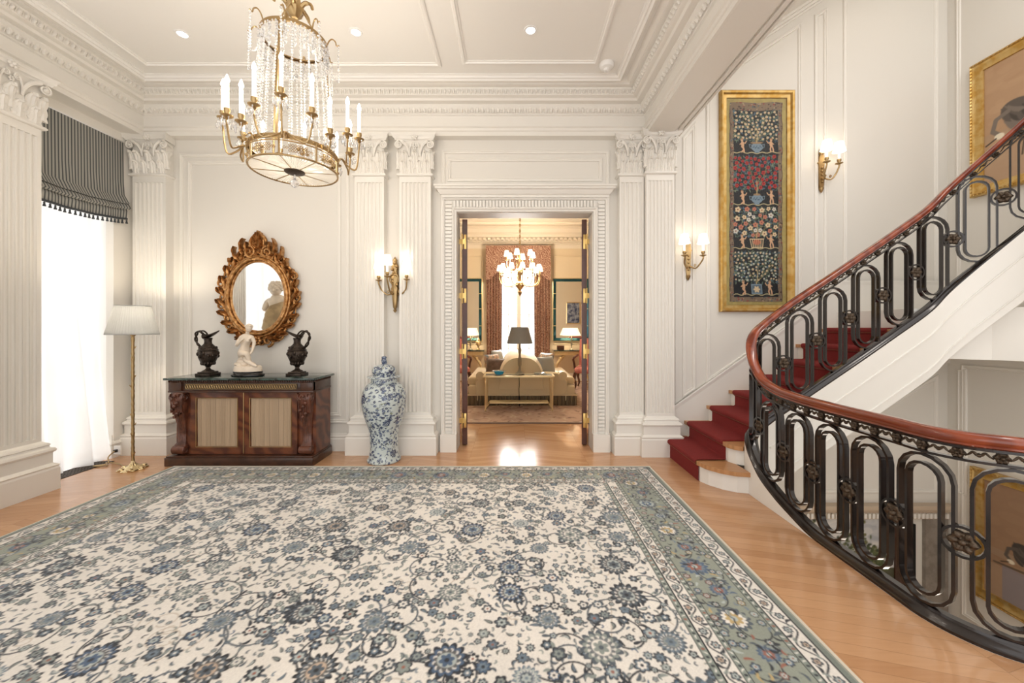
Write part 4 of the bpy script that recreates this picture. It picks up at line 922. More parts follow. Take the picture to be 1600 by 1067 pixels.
# --- socket, plug and cord
t = thing('wall_socket', 'white wall socket low on the casing between curtain and floor lamp', 'socket', (-4.29, 4.05, .1)); b = MB(); b.box(-4.26, -4.19, 4.095, 4.108, .05, .14, .003); b.build('face_plate', M['plastic'], t)
b = MB(); b.box(-4.245, -4.215, 4.07, 4.096, .075, .105, .004); pl = tag(b.build('power_plug', M['blackwood'], origin=(-4.23, 4.08, .09)), 'small dark power plug with its copper cord pushed into the wall socket', 'plug')
c = MB(); c.tube(catmull([(-4.23, 4.07, .09), (-4.22, 4.0, .05), (-4.15, 3.93, .010), (-4.22, 3.86, .01), (-4.1, 3.87, .01), (-4.18, 3.95, .014), (-4.02, 3.92, .01), (-3.9, 3.84, .01)], 8), .006, 6)
c.build('cord', M['bronzegilt'], pl, smooth=True)
t = thing('floor_grille', 'perforated bronze heating grille set in the floor under the sheer curtain', 'grille', (-4.28, 3.8, 0)); b = MB(); gx0, gx1, gy0, gy1 = -4.37, -4.18, 3.42, 4.02
for yy in np.arange(gy0, gy1+.001, .03): b.box(gx0, gx1, yy-.004, yy+.004, 0, .004)
for xx in np.arange(gx0, gx1+.001, .03): b.box(xx-.004, xx+.004, gy0, gy1, 0, .0045)
b.build('grille_bars', M['ironrel'], t); b = MB(); b.box(gx0, gx1, gy0, gy1, .0, .001); b.build('grille_backing', M['black'], t)
# --- torso seen only in the mirror
tx, ty = -3.82, 2.42; t = thing('marble_torso', 'marble torso in tan drapery on a pedestal, showing only inside the gilt mirror', 'sculpture', (tx, ty, 0))
b = MB(); b.box(tx-.16, tx+.16, ty-.16, ty+.16, 0, .12, .01); b.box(tx-.13, tx+.13, ty-.13, ty+.13, .12, 1.18, .01); b.box(tx-.16, tx+.16, ty-.16, ty+.16, 1.18, 1.26, .01); b.build('pedestal', M['blackwood'], t, smooth=True)
M['tanmarble'] = mat('ochre_marble', (.55, .40, .22), .5, vary=.3, vscale=9, bump=.3, bscale=12)
jt = [(tx, ty, 1.40), (tx+.01, ty, 1.55), (tx, ty, 1.72), (tx-.01, ty, 1.84), (tx-.02, ty, 1.95), (tx-.16, ty, 1.82), (tx-.2, ty+.03, 1.66), (tx+.14, ty, 1.84), (tx+.2, ty+.03, 1.74)]
skin('torso', jt, [(0, 1), (1, 2), (2, 3), (3, 4), (3, 5), (5, 6), (3, 7), (7, 8)], [(.13, .11), (.115, .09), (.14, .10), (.10, .08), .05, .06, .05, .06, .045], M['marble'], t)
b = MB(); b.ball((tx-.02, ty+.02, 2.03), .095, 16, 12, sz=1.2); b.ball((tx-.02, ty+.10, 2.0), .03, 8, 6)
for k in range(40):
    a = k*2.4; q = -.2+1.1*k/39; rr_ = .095*math.sqrt(max(0, 1-q*q)); b.ball((tx-.02+rr_*math.cos(a), ty+.01+rr_*math.sin(a)*.95, 2.035+.115*q), .026, 7, 5)
b.build('head', M['marble'], t, smooth=True)
b = MB(); b.loft([[(tx+(r*(1+.10*math.sin(5*a+z*14)))*math.cos(a), ty+(r*.9*(1+.10*math.sin(5*a+z*14)))*math.sin(a), z+.07*math.cos(a)) for a in [2*PI*k/30 for k in range(30)]] for z, r in ((1.30, .10), (1.34, .17), (1.45, .21), (1.56, .20), (1.68, .19), (1.76, .16))]); b.build('drapery', M['tanmarble'], t, smooth=True)
# ================================================================ CHANDELIER
hx, hy = -1.48, 2.60; zb = 2.457; zr = 3.335
ch = thing('crystal_chandelier', 'large gilt bronze chandelier with crystal strands and tall lit candles over the rug', 'chandelier', (hx, hy, zb))
circ = lambda r, z, n=64: [(hx+r*math.cos(2*PI*k/n), hy+r*math.sin(2*PI*k/n), z) for k in range(n)]
b = MB(); b.tube(circ(.266, zb), .0065, 8, closed=True); b.build('bottom_ring', M['bronzegilt'], ch, smooth=True)
b = MB(); b.lathe([(.262, .100), (.270, .102), (.270, .128), (.262, .13), (.256, .115)], (hx, hy, zb), 64, cap=False); b.tube(circ(.268, zb+.088), .004, 6, closed=True)
for k in range(48): a = 2*PI*k/48; b.ball((hx+.271*math.cos(a), hy+.271*math.sin(a), zb+.115), .007, 6, 4)
b.build('drum_band', M['bronzegilt'], ch, smooth=True)
for k in range(8):
    a = 2*PI*k/8+.2; b = MB(); c, s = math.cos(a), math.sin(a); b.tube([(hx+.267*c, hy+.267*s, zb-.005), (hx+.267*c, hy+.267*s, zb+.12)], .006, 6); b.tube([(hx+.05*c, hy+.05*s, zb-.004), (hx+.262*c, hy+.262*s, zb)], .0028, 5); b.build('rib', M['bronzegilt'], ch, smooth=True)
    b = MB(); am = a+PI/8
    for i in range(-5, 6):
        for j in (-1, 0, 1):
            if abs(i)+abs(j)*1.6 > 5.5: continue
            aa = am+i*.058; b.tube([(hx+.266*math.cos(aa+.022*math.cos(q)), hy+.266*math.sin(aa+.022*math.cos(q)), zb+.048+j*.017+.008*math.sin(q)) for q in [m*PI/3 for m in range(6)]], .0022, 4, closed=True)
    b.ball((hx+.268*math.cos(am), hy+.268*math.sin(am), zb+.048), .012, 8, 5); b.build('fretwork_panel', M['bronzegilt'], ch, smooth=True)
b = MB(); b.lathe([(.001, -.012), (.045, -.008), (.062, 0), (.064, .006), (.04, .012)], (hx, hy, zb-.008), 28); b.build('centre_boss', M['ironrel'], ch, smooth=True)
M['glassrod'] = mat('crystal_rod', (.97, .95, .90), .08, trans=.45, ior=1.5, emit=.12, ecol=(1, .88, .7))
b = MB()
for k in range(96):
    a = 2*PI*k/96; c, s = math.cos(a), math.sin(a); w0, w1 = .0016, .0075
    b.loft([[(hx+r*c-s*w*q, hy+r*s+c*w*q, zb+.002+h) for q, h in ((-1, 0), (0, .006), (1, 0), (0, -.004))] for r, w in ((.055, w0), (.258, w1))])
o = b.build('crystal_base', M['glassrod'], ch)
b = MB(); b.lathe([(.004, .0), (.009, -.02), (.006, -.03), (.022, -.045), (.028, -.06), (.022, -.078), (.004, -.09)], (hx, hy, zb-.02), 8); b.build('crystal_drop', M['crystal'], ch)
# top ring with its crown
b = MB(); b.lathe([(.196, -.012), (.205, -.010), (.205, .012), (.196, .012), (.192, 0)], (hx, hy, zr), 56, cap=False)
b.build('top_ring', M['bronzegilt'], ch, smooth=True)
b = MB()
for k in range(8):
    a = 2*PI*k/8+.25; c, s = math.cos(a), math.sin(a); pts = catmull([(.20, .01), (.215, .045), (.235, .06), (.255, .045), (.262, .02), (.28, .025)], 4)
    b.tube([(hx+r*c, hy+r*s, zr+z) for r, z in pts], .0045, 5)
b.build('crown_scrolls', M['bronzegilt'], ch, smooth=True)
b = MB()
for k in range(3):
    a = 2*PI*k/3+.6; b.tube([(hx+.195*math.cos(a), hy+.195*math.sin(a), zr), (hx+.23*math.cos(a), hy+.23*math.sin(a), zb+.11)], .0065, 6)
    b.tube([(hx+.195*math.cos(a), hy+.195*math.sin(a), zr), (hx, hy, zr+.30)], .005, 6)
b.build('hanger_rod', M['bronzegilt'], ch, smooth=True)
b = MB(); b.lathe([(.02, .16), (.04, .18), (.055, .22), (.035, .27), (.028, .33), (.05, .36), (.02, .42)], (hx, hy, zr), 14, flute=(6, .15))
for k in range(5): a = 2*PI*k/5; b.tube(catmull([(hx+.03*math.cos(a), hy+.03*math.sin(a), zr+.22), (hx+.07*math.cos(a), hy+.07*math.sin(a), zr+.26), (hx+.11*math.cos(a), hy+.11*math.sin(a), zr+.25), (hx+.12*math.cos(a), hy+.12*math.sin(a), zr+.22)], 4), [.014]*6+[.010]*7, 6)
b.build('crown_finial', M['bronzegilt'], ch, smooth=True)
b = MB()
for k in range(7): z = zr+.43+k*.034; b.tube([(hx+(.010*math.cos(q) if k % 2 else 0), hy+(0 if k % 2 else .010*math.cos(q)), z+.022*math.sin(q)) for q in [m*PI/4 for m in range(8)]], .0035, 5, closed=True)
b.lathe([(.05, 3.985), (.055, 4.0)], (hx, hy, 0), 16); b.build('chain', M['bronzegilt'], ch, smooth=True)
def bead(b, p, r, sz=1.15):
    x, y, z = p; n = len(b.v); b.add([(x+r, y, z), (x, y+r, z), (x-r, y, z), (x, y-r, z), (x, y, z+r*sz), (x, y, z-r*sz)], [(0, 1, 4), (1, 2, 4), (2, 3, 4), (3, 0, 4), (1, 0, 5), (2, 1, 5), (3, 2, 5), (0, 3, 5)])
for k in range(28):   # long strands from top ring to drum
    a = 2*PI*k/28; b = MB(); n = 38
    for i in range(n+1):
        u = i/n; r = .198+.050*u; z = zr-.015-(zr-zb-.145)*u; bead(b, (hx+r*math.cos(a), hy+r*math.sin(a), z), .0088)
    b.build('bead_strand', M['crystal'], ch)
for k in range(24):   # festoon swags below the top ring and pendants under the crown
    a0_, a1_ = 2*PI*k/24, 2*PI*(k+1)/24; b = MB()
    for i in range(11):
        u = i/10; a = a0_+(a1_-a0_)*u*1.6; dr = .10*math.sin(u*PI)+.015; bead(b, (hx+.208*math.cos(a), hy+.208*math.sin(a), zr-dr), .0075)
    for i in range(5): bead(b, (hx+.2*math.cos(a0_)*1.0, hy+.2*math.sin(a0_), zr-.03-.028*i), .010+.001*i, 1.5)
    if k % 3 == 0:
        for i in range(13): bead(b, (hx+.275*math.cos(a0_+.25)-.0*i, hy+.275*math.sin(a0_+.25), zr+.015-.020*i), .0085, 1.3)
        for i in range(12): u = i/11; bead(b, (hx+(.275-.07*u)*math.cos(a0_+.25), hy+(.275-.07*u)*math.sin(a0_+.25), zr-.22+.17*u-.06*math.sin(u*PI)), .0075)
    b.build('bead_festoon', M['crystal'], ch)
def candle_arm(a, spread, r, zc, lift=0):
    aa = a+spread; e = (hx+r*math.cos(aa), hy+r*math.sin(aa), zc); c, s = math.cos(a), math.sin(a)
    b = MB(); pts = catmull([(hx+.268*c, hy+.268*s, zb+.10), (hx+.29*c, hy+.29*s, zb+.13), (hx+(.33)*math.cos(a+spread*.4), hy+.33*math.sin(a+spread*.4), zb+.085), (hx+(r-.02)*math.cos(a+spread*.85), hy+(r-.02)*math.sin(a+spread*.85), zb+.07+lift), (e[0], e[1], zc-.06), (e[0], e[1], zc-.01)], 5)
    b.tube(pts, .0058, 6); b.lathe([(.004, -.03), (.012, -.02), (.009, -.012), (.032, -.002), (.034, .003), (.012, .006), (.010, .014), (.018, .026), (.018, .044), (.013, .046)], e, 16)
    arm = b.build('candle_arm', M['bronzegilt'], ch, smooth=True, ang=50)
    b = MB(); b.cyl((e[0], e[1], zc+.044), .0105, .155, 10); b.build('candle', M['candle'], arm, smooth=True)
    b = MB(); b.lathe([(.006, .198), (.0125, .212), (.013, .222), (.006, .245), (.001, .256)], e, 10); b.build('bulb', M['bulb'], arm, smooth=True)
    b = MB()
    for k in range(6):
        q = 2*PI*k/6+a; x, y = e[0]+.032*math.cos(q), e[1]+.032*math.sin(q); bead(b, (x, y, zc-.018), .006); b.lathe([(.001, 0), (.010, -.022), (.007, -.036), (.001, -.046)], (x, y, zc-.024), 6)
    b.build('crystal_pendants', M['crystal'], arm)
for a in (-70, 20, 110, 200):
    for sp in (-.42, 0, .42): candle_arm(math.radians(a), sp, .37 if sp else .405, zb+(.235 if sp else .285))
for a in (-25, 65, 155, 245): candle_arm(math.radians(a), 0, .34, zb+.17)
for a in (-70, 20, 110, 200): light('chandelier_light', 'POINT', (hx+.5*math.cos(math.radians(a)), hy+.5*math.sin(math.radians(a)), zb+.56), 6, (1, .90, .77), size=.05, parent=ch)
light('chandelier_light', 'POINT', (hx, hy, zb+.22), 3, (1, .90, .77), size=.12, parent=ch)
# ================================================================ FAR ROOM
YF2 = 10.2
M['farwall'] = mat('far_room_wall', (.72, .62, .46), .5); M['farceil'] = mat('far_room_ceiling', (.80, .74, .64), .6)
M['damask'] = wave_mat('damask_curtain', (.20, .085, .055), (.42, .27, .20), .7, 5, 'DIAGONAL', 14, bump=.2, detail=5, stretch=(2.4, 2.4, 1.6), lo=.35, hi=.7)
M['teal'] = mat('teal_mirror_glass', (.03, .11, .14), .1, .6, vary=.3, vscale=3)
M['sofa'] = mat('cream_sofa_cloth', (.62, .50, .31), .75, sheen=.3, bump=.1, bscale=300)
M['fringe'] = wave_mat('bullion_fringe', (.33, .25, .14), (.07, .045, .03), .8, 14, 'X', .3, bump=.8, lo=.3, hi=.6)
M['greyshade'] = mat('grey_pleated_shade', (.27, .26, .225), .8, emit=.03); M['pewter'] = mat('pewter_lamp', (.32, .30, .24), .3, .8)
M['giltwood'] = mat('gilt_table', (.70, .55, .30), .3, .6); M['glass'] = mat('table_glass', (.9, .95, .93), .03, trans=.85, ior=1.45)
M['red'] = wave_mat('red_striped_cloth', (.50, .10, .09), (.62, .30, .25), .7, 12, 'X', 0)
M['pillow_brown'] = mat('brown_satin', (.16, .10, .08), .4, sheen=.4, vary=.4, vscale=12); M['pillow_pat'] = mat('patterned_cushion', (.55, .36, .25), .6, vcol=(.16, .2, .22), vscale=16); M['pillow_grey'] = mat('grey_satin', (.30, .31, .30), .4, sheen=.4)
M['bluebowl'] = mat('turquoise_glass', (.02, .36, .62), .1, coat=.5); M['whiteglow'] = mat('window_sheer', (.95, .95, .93), .8)
sbox('wall_far', M['farwall'], (-3.8, -.42, YF2, YF2+.2, 0, 4.1), (.70, 4.0, YF2, YF2+.2, 0, 4.1), (-.42, .70, YF2, YF2+.2, 0, .55), (-.42, .70, YF2, YF2+.2, 2.95, 4.1))
sbox('wall_far_left', M['farwall'], (-3.8, -3.6, 4.6, YF2, 0, 4.1)); sbox('wall_far_right', M['farwall'], (3.8, 4.0, 4.6, YF2, 0, 4.1)); sbox('ceiling_far', M['farceil'], (-3.8, 4.0, 4.58, YF2+.2, 4.0, 4.2))
b = MB(); p = [(-.02, 3.50), (.006, 3.50), (.006, 3.60), (.02, 3.61), (.02, 3.66), (.08, 3.68), (.08, 3.74), (.22, 3.76), (.22, 3.82), (.30, 3.86), (.36, 3.94), (.36, 4.0), (0, 4.0)]
b.mould([(-3.6, 4.6), (-3.6, YF2), (3.8, YF2), (3.8, 4.6)], p, side=-1); b.mould([(-3.0, 5.2), (3.2, 5.2), (3.2, 9.5), (-3.0, 9.5)], [(0, 4.0), (0, 3.97), (.03, 3.95), (.06, 3.97), (.06, 4.0)], closed=True)
o = b.build('trim_20', M['farceil']); o['kind'] = 'structure'; b = MB()
for i in range(62): x = -3.5+i*.118; b.box(x, x+.062, YF2-.20, YF2-.07, 3.69, 3.745)
for i in range(120): x = -3.5+i*.06; b.box(x, x+.03, YF2-.045, YF2-.015, 3.615, 3.655)
b.build('dentils', M['farceil'], o)
b = MB(); mp = mback(YF2)
rect(b, -3.3, -.80, .95, 3.32, mp); rect(b, 1.07, 3.6, .95, 3.32, mp); o = b.build('trim_21', M['farwall']); o['kind'] = 'structure'
base([(-3.6, YF2), (3.8, YF2)], 'baseboard_far')
t = struct('window_3', (.14, YF2, 0)); b = MB(); b.box(-.42, .70, YF2+.04, YF2+.1, .55, .61); b.box(-.42, .70, YF2+.04, YF2+.1, 2.89, 2.95); b.box(-.42, -.36, YF2+.04, YF2+.1, .55, 2.95); b.box(.64, .70, YF2+.04, YF2+.1, .55, 2.95); b.box(.10, .20, YF2+.02, YF2+.1, .55, 2.95)
b.build('window_frame', M['trim'], t); b = MB()
for x in (-.13, .42): b.box(x-.008, x+.008, YF2+.05, YF2+.07, .6, 2.9)
for i in range(1, 8): b.box(-.4, .68, YF2+.05, YF2+.07, .55+i*.30-.007, .55+i*.30+.007)
b.build('glazing_bars', M['trim'], t)
sheer(M['whiteglow'], .6, .5); b = MB(); b.loft([[(-.40+i*.018, YF2+.015+.006*math.sin(i*1.3), z) for i in range(61)] for z in (2.50, 2.94)], closed=False, cap=False)
tag(b.build('roller_shade', M['whiteglow'], origin=(.14, YF2, 2.9)), 'cream half-lowered blind at the top of the far sitting room window', 'blind')
def drape(x0, x1, lab):
    b = MB(); n = 60; rings = []
    for z in (.02, .6, 1.3, 2.1, 3.05):
        rings.append([(x0+(x1-x0)*i/n+.006*math.sin(z*2+i), YF2-.16+.035*math.sin(i/n*PI*11), z) for i in range(n+1)])
    b.loft(rings, closed=False, cap=False); tag(b.build('damask_curtain', M['damask'], smooth=True, origin=((x0+x1)/2, YF2-.16, 0), ang=180), lab, 'curtain', 'damask curtains of the far window')
drape(-.70, -.30, 'brown patterned damask curtain left of the far sitting room window'); drape(.55, .96, 'brown patterned damask curtain right of the far sitting room window')
b = MB(); n = 40; T = [(-.71+1.68*i/n, 2.62+.16*(1-math.cos(2*PI*(i/n)*2))/2+.20*math.exp(-((i/n-.5)/.33)**4)) for i in range(n+1)]
b.loft([[(x, y, z) for x, z in T]+[(.97, y, 3.52), (-.71, y, 3.52)] for y in (YF2-.30, YF2-.26)]); b.box(-.71, -.68, YF2-.28, YF2-.01, 2.66, 3.52); b.box(.94, .97, YF2-.28, YF2-.01, 2.66, 3.52)
tag(b.build('pelmet', M['damask'], origin=(.13, YF2-.2, 3.5)), 'shaped damask pelmet over the far sitting room window', 'pelmet')
def bigmirror(x0, x1, lab):
    t = thing('teal_mirror', lab, 'mirror', ((x0+x1)/2, YF2, 1.02)); z0, z1 = 1.05, 2.70
    b = MB(); b.box(x0+.08, x1-.08, YF2-.05, YF2-.03, z0+.08, z1-.08); b.build('mirror_glass', M['silver'], t)
    b = MB(); rect(b, x0, x1, z0, z1, mback(YF2), prof=[(0, 0), (0, .06), (.02, .068), (.075, .055), (.085, .045), (.085, 0)]); b.build('teal_border', M['teal'], t)
    b = MB(); rect(b, x0-.012, x1+.012, z0-.012, z1+.012, mback(YF2), prof=[(0, 0), (0, .065), (.014, .07), (.018, .06), (.018, 0)])
    for zz in (1.45, 1.9, 2.3):
        for xx in (x0, x1-.085): b.box(xx, xx+.085, YF2-.074, YF2-.058, zz-.006, zz+.006)
    b.build('gilt_edge', M['giltwood'], t); return t
bigmirror(-1.75, -.83, 'teal bordered wall mirror left of the far window'); bigmirror(1.05, 2.0, 'teal bordered wall mirror right of the far window')
def console(x0, x1, lab):
    t = thing('side_console', lab, 'console table', ((x0+x1)/2, 9.95, 0), 'painted consoles under the teal mirrors'); y0, y1 = 9.72, 10.15
    b = MB(); b.box(x0, x1, y0, y1, .80, .83, .006); b.build('console_top', M['greenmarble'], t)
    b = MB(); b.box(x0+.03, x1-.03, y0+.03, y1, .70, .80)
    for i in range(int((x1-x0-.08)/.07)): x = x0+.06+i*.07; b.tube([(x+.025*math.cos(q), y0+.026, .75+.025*math.sin(q)) for q in [m*PI/4 for m in range(8)]], .006, 4, closed=True)
    b.build('apron', M['giltwood'], t, smooth=True)
    for s, xx in ((1, x0+.07), (-1, x1-.07)):
        b = MB(); b.tube(catmull([(xx+s*.22, y0+.10, .70), (xx+s*.10, y0+.06, .58), (xx+s*.02, y0+.06, .42), (xx+s*.10, y0+.1, .22), (xx+s*.03, y0+.08, .03), (xx, y0+.05, .0)], 5), [.035]*10+[.022]*16, 8); b.ball((xx+s*.12, y0+.06, .62), .05, 9, 6); b.build('leg', M['giltwood'], t, smooth=True)
    return t
console(-1.80, -.74, 'gilt console with dark top under the left teal mirror'); console(1.02, 2.05, 'gilt console with dark top under the right teal mirror')
M['creamshade'] = mat('cream_lit_shade', (.9, .8, .62), .7, emit=.9, ecol=(1, .85, .62))
def tlamp(x, y, z, h, r, lab, shm, bm, power=0, name='table_lamp'):
    t = thing(name, lab, 'lamp', (x, y, z)); b = MB(); k = h/.8
    b.lathe([(.075*k, 0), (.08*k, .012*k), (.05*k, .03*k), (.025*k, .06*k), (.018*k, .12*k), (.03*k, .16*k), (.034*k, .24*k), (.02*k, .30*k), (.016*k, .34*k), (.026*k, .38*k), (.03*k, .42*k), (.016*k, .45*k), (.014*k, .50*k), (.008*k, .54*k), (.006*k, .6*k)], (x, y, z), 20, flute=(8, .05)); b.build('lamp_base', bm, t, smooth=True)
    pleated_shade(x, y, z+.53*k, z+h, r, r*.68, t, shm, n=90)
    b = MB(); b.ball((x, y, z+.66*k), .03*k, 10, 7); b.build('bulb', M['bulb'], t, smooth=True)
    if power: light('lamp_light', 'POINT', (x, y, z+h*.86), power, (1, .8, .55), size=.04, parent=t)
tlamp(-1.10, 9.88, .831, .56, .17, 'cream shaded lamp on the left gilt console', M['creamshade'], M['pewter'], 8); tlamp(1.50, 9.88, .831, .56, .23, 'cream shaded lamp on the right gilt console', M['creamshade'], M['pewter'], 8)
t = thing('gilt_urn', 'small gilt urn on the left far console', 'urn', (-.90, 9.9, .831)); b = MB(); b.lathe([(.05, 0), (.05, .02), (.015, .05), (.02, .08), (.06, .14), (.062, .2), (.035, .24), (.045, .26), (.01, .32)], (-.90, 9.9, .831), 16); b.build('urn_body', M['giltwood'], t, smooth=True)
b = MB(); b.tube([(-.90+.075*math.cos(q), 9.9, .831+.19+.05*math.sin(q)) for q in [m*PI/8 for m in range(17)]], .006, 5); b.build('handle', M['giltwood'], t, smooth=True)
t = thing('trinket_box', 'small dark box on the right far console', 'box', (1.21, 9.85, .831)); b = MB(); b.box(1.12, 1.30, 9.79, 9.91, .831, .91, .008); b.build('box_body', M['darkmah'], t); b = MB(); b.box(1.115, 1.305, 9.785, 9.915, .912, .945, .014); b.build('lid', M['carved'], t)
# --- sofa, seen from its end
sf = thing('double_sided_sofa', 'cream double-sided sofa with a rounded central back and fringed skirt', 'sofa', (.15, 7.9, 0)); sx0, sx1, sy0, sy1 = -.83, 1.13, 6.86, 8.95; cxs = .145
b = MB(); b.box(sx0+.02, sx1-.02, sy0+.02, sy1-.02, .12, .36, .03); b.build('seat_frame', M['sofa'], sf, smooth=True)
for s in (-1, 1):
    xa, xb_ = sorted((cxs+s*.20, cxs+s*.985)); b = MB(); b.box(xa, xb_, sy0+.16, sy1-.16, .34, .50, .06); b.build('seat_cushion', M['sofa'], sf, smooth=True)
for y0_, y1_ in ((sy0, sy0+.20), (sy1-.20, sy1)):
    b = MB(); rings = []
    for y, k in ((y0_+.015, .93), (y0_, .98), (y0_-.0, 1), (y0_+.04, 1.02), (y1_-.04, 1.02), (y1_, .96)):
        pr = []
        for i in range(41):
            u = i/40*2-1; au = abs(u)
            zt_ = .60-.03*(au*au) if au < .76 else .59-.16*((au-.76)/.24)**1.6
            pr.append((cxs+u*.81*k, y, .12+(zt_-.12)*k))
        rings.append(pr+[(cxs+.80*k, y, .10), (cxs-.80*k, y, .10)])
    b.loft(rings)
    for s in (-1, 1): b.tube([(cxs+s*.74, y0_-.01, .54), (cxs+s*.74, y1_+.01, .54)], .075, 14)
    b.build('arm', M['sofa'], sf, smooth=True, ang=50)
b = MB(); rings = []
for i in range(15):
    u = i/14; y = sy0-.01+(sy1-sy0+.02)*u; k = (1-abs(2*u-1)**7*.12)
    rings.append([(cxs+.42*k*math.copysign(abs(math.cos(a))**.75, math.cos(a)), y, .50+.415*k*math.sin(a)) for a in [PI*j/22 for j in range(23)]]+[(cxs-.40, y, .3), (cxs+.40, y, .3)])
b.loft(rings); b.build('back', M['sofa'], sf, smooth=True, ang=50)
b = MB(); n = 150
for q in ((sx0, sy0, sx1, sy0), (sx0, sy1, sx1, sy1), (sx0, sy0, sx0, sy1), (sx1, sy0, sx1, sy1)):
    L = math.hypot(q[2]-q[0], q[3]-q[1]); m_ = int(L/.016); ux, uy = (q[2]-q[0])/L, (q[3]-q[1])/L
    b.loft([[(q[0]+ux*L*i/m_-uy*.008*math.cos(i*PI), q[1]+uy*L*i/m_+ux*.008*math.cos(i*PI), z) for i in range(m_+1)] for z in (.012, .19)], closed=False, cap=False)
b.build('bullion_fringe', M['fringe'], sf); b = MB(); b.mould([(sx0, sy0), (sx1, sy0), (sx1, sy1), (sx0, sy1)], [(0, .185), (-.014, .188), (-.014, .21), (0, .215)], closed=True); b.build('fringe_braid', M['sofa'], sf)
def pillow(c, w, h, rx, rz, m, lab, ry=0):
    n = 14; V = []; b = MB(); R = Matrix.Rotation(rz, 3, 'Z') @ Matrix.Rotation(ry, 3, 'Y') @ Matrix.Rotation(rx, 3, 'X')
    for sd in (1, -1):
        G_ = []
        for i in range(n+1):
            row = []
            for j in range(n+1):
                u, v = i/n*2-1, j/n*2-1; t_ = .075*((1-u**4)*(1-v**4))**.6; k = 1-.07*(1-abs(u))*0; pin = 1-.06*(1-v*v)*abs(u)**3; pin2 = 1-.06*(1-u*u)*abs(v)**3
                row.append(tuple(R @ Vector((u*w/2*pin, sd*t_, v*h/2*pin2))+Vector(c)))
            G_.append(row)
        b.loft(G_, closed=False, cap=False)
    tag(b.build('cushion', m, smooth=True, origin=(c[0], c[1], c[2]-h/2), ang=180), lab, 'cushion', 'scatter cushions on the double-sided sofa')
pillow((-.30, 7.20, .66), .46, .34, -.35, -.25, M['pillow_brown'], 'brown satin cushion at the near left end of the sofa'); pillow((-.42, 7.75, .69), .42, .36, -.2, .9, M['pillow_pat'], 'patterned cushion behind the brown satin one')
pillow((-.34, 8.35, .72), .42, .40, -.2, 1.1, M['pillow_grey'], 'silvery cushion at the far left end of the sofa'); pillow((.62, 7.25, .68), .46, .36, -.2, .8, M['pillow_grey'], 'grey satin cushion at the near right end of the sofa'); pillow((.66, 7.85, .70), .44, .38, -.2, -1.0, M['pillow_pat'], 'patterned cushion behind the grey one on the right')
# --- low table behind sofa
tb_ = thing('sofa_table', 'low gilt table with a glass top against the end of the sofa', 'table', (.10, 6.52, 0)); tx0, tx1, ty0, ty1 = -.50, .69, 6.36, 6.72
b = MB(); b.mould([(tx0, ty0), (tx1, ty0), (tx1, ty1), (tx0, ty1)], [(0, .575), (0, .60), (.03, .605), (.03, .575)], closed=True); b.build('top_frame', M['giltwood'], tb_)
b = MB(); b.box(tx0+.03, tx1-.03, ty0+.03, ty1-.03, .588, .600); b.build('glass_top', M['glass'], tb_); b = MB(); b.box(tx0+.10, tx1-.10, ty0+.08, ty1-.08, .125, .15, .004); b.build('lower_shelf', M['giltwood'], tb_)
for x in (tx0+.04, tx1-.04):
    for y in (ty0+.04, ty1-.04):
        b = MB(); b.lathe([(.012, 0), (.02, .02), (.012, .05), (.016, .1), (.02, .45), (.026, .50), (.016, .52), (.022, .54), (.022, .578)], (x, y, .012), 12); b.tube([(x, y, .06), (x+(.06 if x < 0 else -.06), y, .135)], .008, 6); b.build('leg', M['giltwood'], tb_, smooth=True)
b = MB(); b.tube(catmull([(.10, 6.75, .58), (.105, 6.74, .4), (.10, 6.74, .3), (.11, 6.73, .02)], 4), .006, 5); b.build('flex', M['black'], tb_)
tlamp(.11, 6.56, .606, .80, .215, 'tall lamp with a grey pleated shade on the gilt sofa table', M['greyshade'], M['pewter'])
t = thing('turquoise_bowl', 'turquoise glass bowl on the left of the sofa table', 'bowl', (-.24, 6.50, .606)); b = MB(); b.lathe([(.05, 0), (.07, .01), (.085, .05), (.09, .055), (.078, .05), (.06, .015), (.01, .012)], (-.24, 6.50, .606), 24); b.build('bowl', M['bluebowl'], t, smooth=True); b = MB(); b.lathe([(.09, .056), (.12, .062), (.12, .068), (.088, .064)], (-.24, 6.50, .606), 24, cap=False); b.build('rim', M['glass'], t, smooth=True)
b = MB(); b.lathe([(.06, 0), (.10, .012), (.105, .03), (.095, .03), (.05, .01)], (.45, 6.54, .606), 22); tag(b.build('glass_dish', M['glass'], smooth=True, origin=(.45, 6.54, .606)), 'clear glass dish on the right of the sofa table', 'dish')
# --- chairs
def fchair(x, y, rz, lab):
    t = thing('fauteuil', lab, 'armchair', (x, y, 0), 'red upholstered armchairs in the far room'); q = lambda b, n, m, **k: b.map(lambda a, c, d: (x+a*math.cos(rz)-c*math.sin(rz), y+a*math.sin(rz)+c*math.cos(rz), d+.013)).build(n, m, t, smooth=True, **k)
    b = MB(); b.box(-.30, .30, -.30, .30, .36, .50, .05); q(b, 'seat', M['red']); b = MB(); b.loft([[(u*.27*(1-.04*v), .26+.06*v+yy, .48+.64*v+.02*(1-u*u)*v) for u in (-1, -.6, 0, .6, 1)]+[(.26, .34+.06*v, .48+.64*v), (-.26, .34+.06*v, .48+.64*v)] for v in (0, .3, .7, 1) for yy in (0,)]); q(b, 'backrest', M['red'])
    for s in (-1, 1):
        b = MB(); b.tube(catmull([(s*.30, .28, .74), (s*.31, .0, .72), (s*.32, -.24, .70), (s*.32, -.27, .66), (s*.31, -.22, .58), (s*.30, -.2, .46)], 4), .025, 8); q(b, 'arm', M['door'])
        for yy in (-.26, .28): b = MB(); b.tube(catmull([(s*.28, yy, .38), (s*.30, yy, .25), (s*.27, yy, .10), (s*.30, yy*1.05, .0)], 4), [.035]*5+[.025]*4+[.018]*4, 8); q(b, 'leg', M['door'])
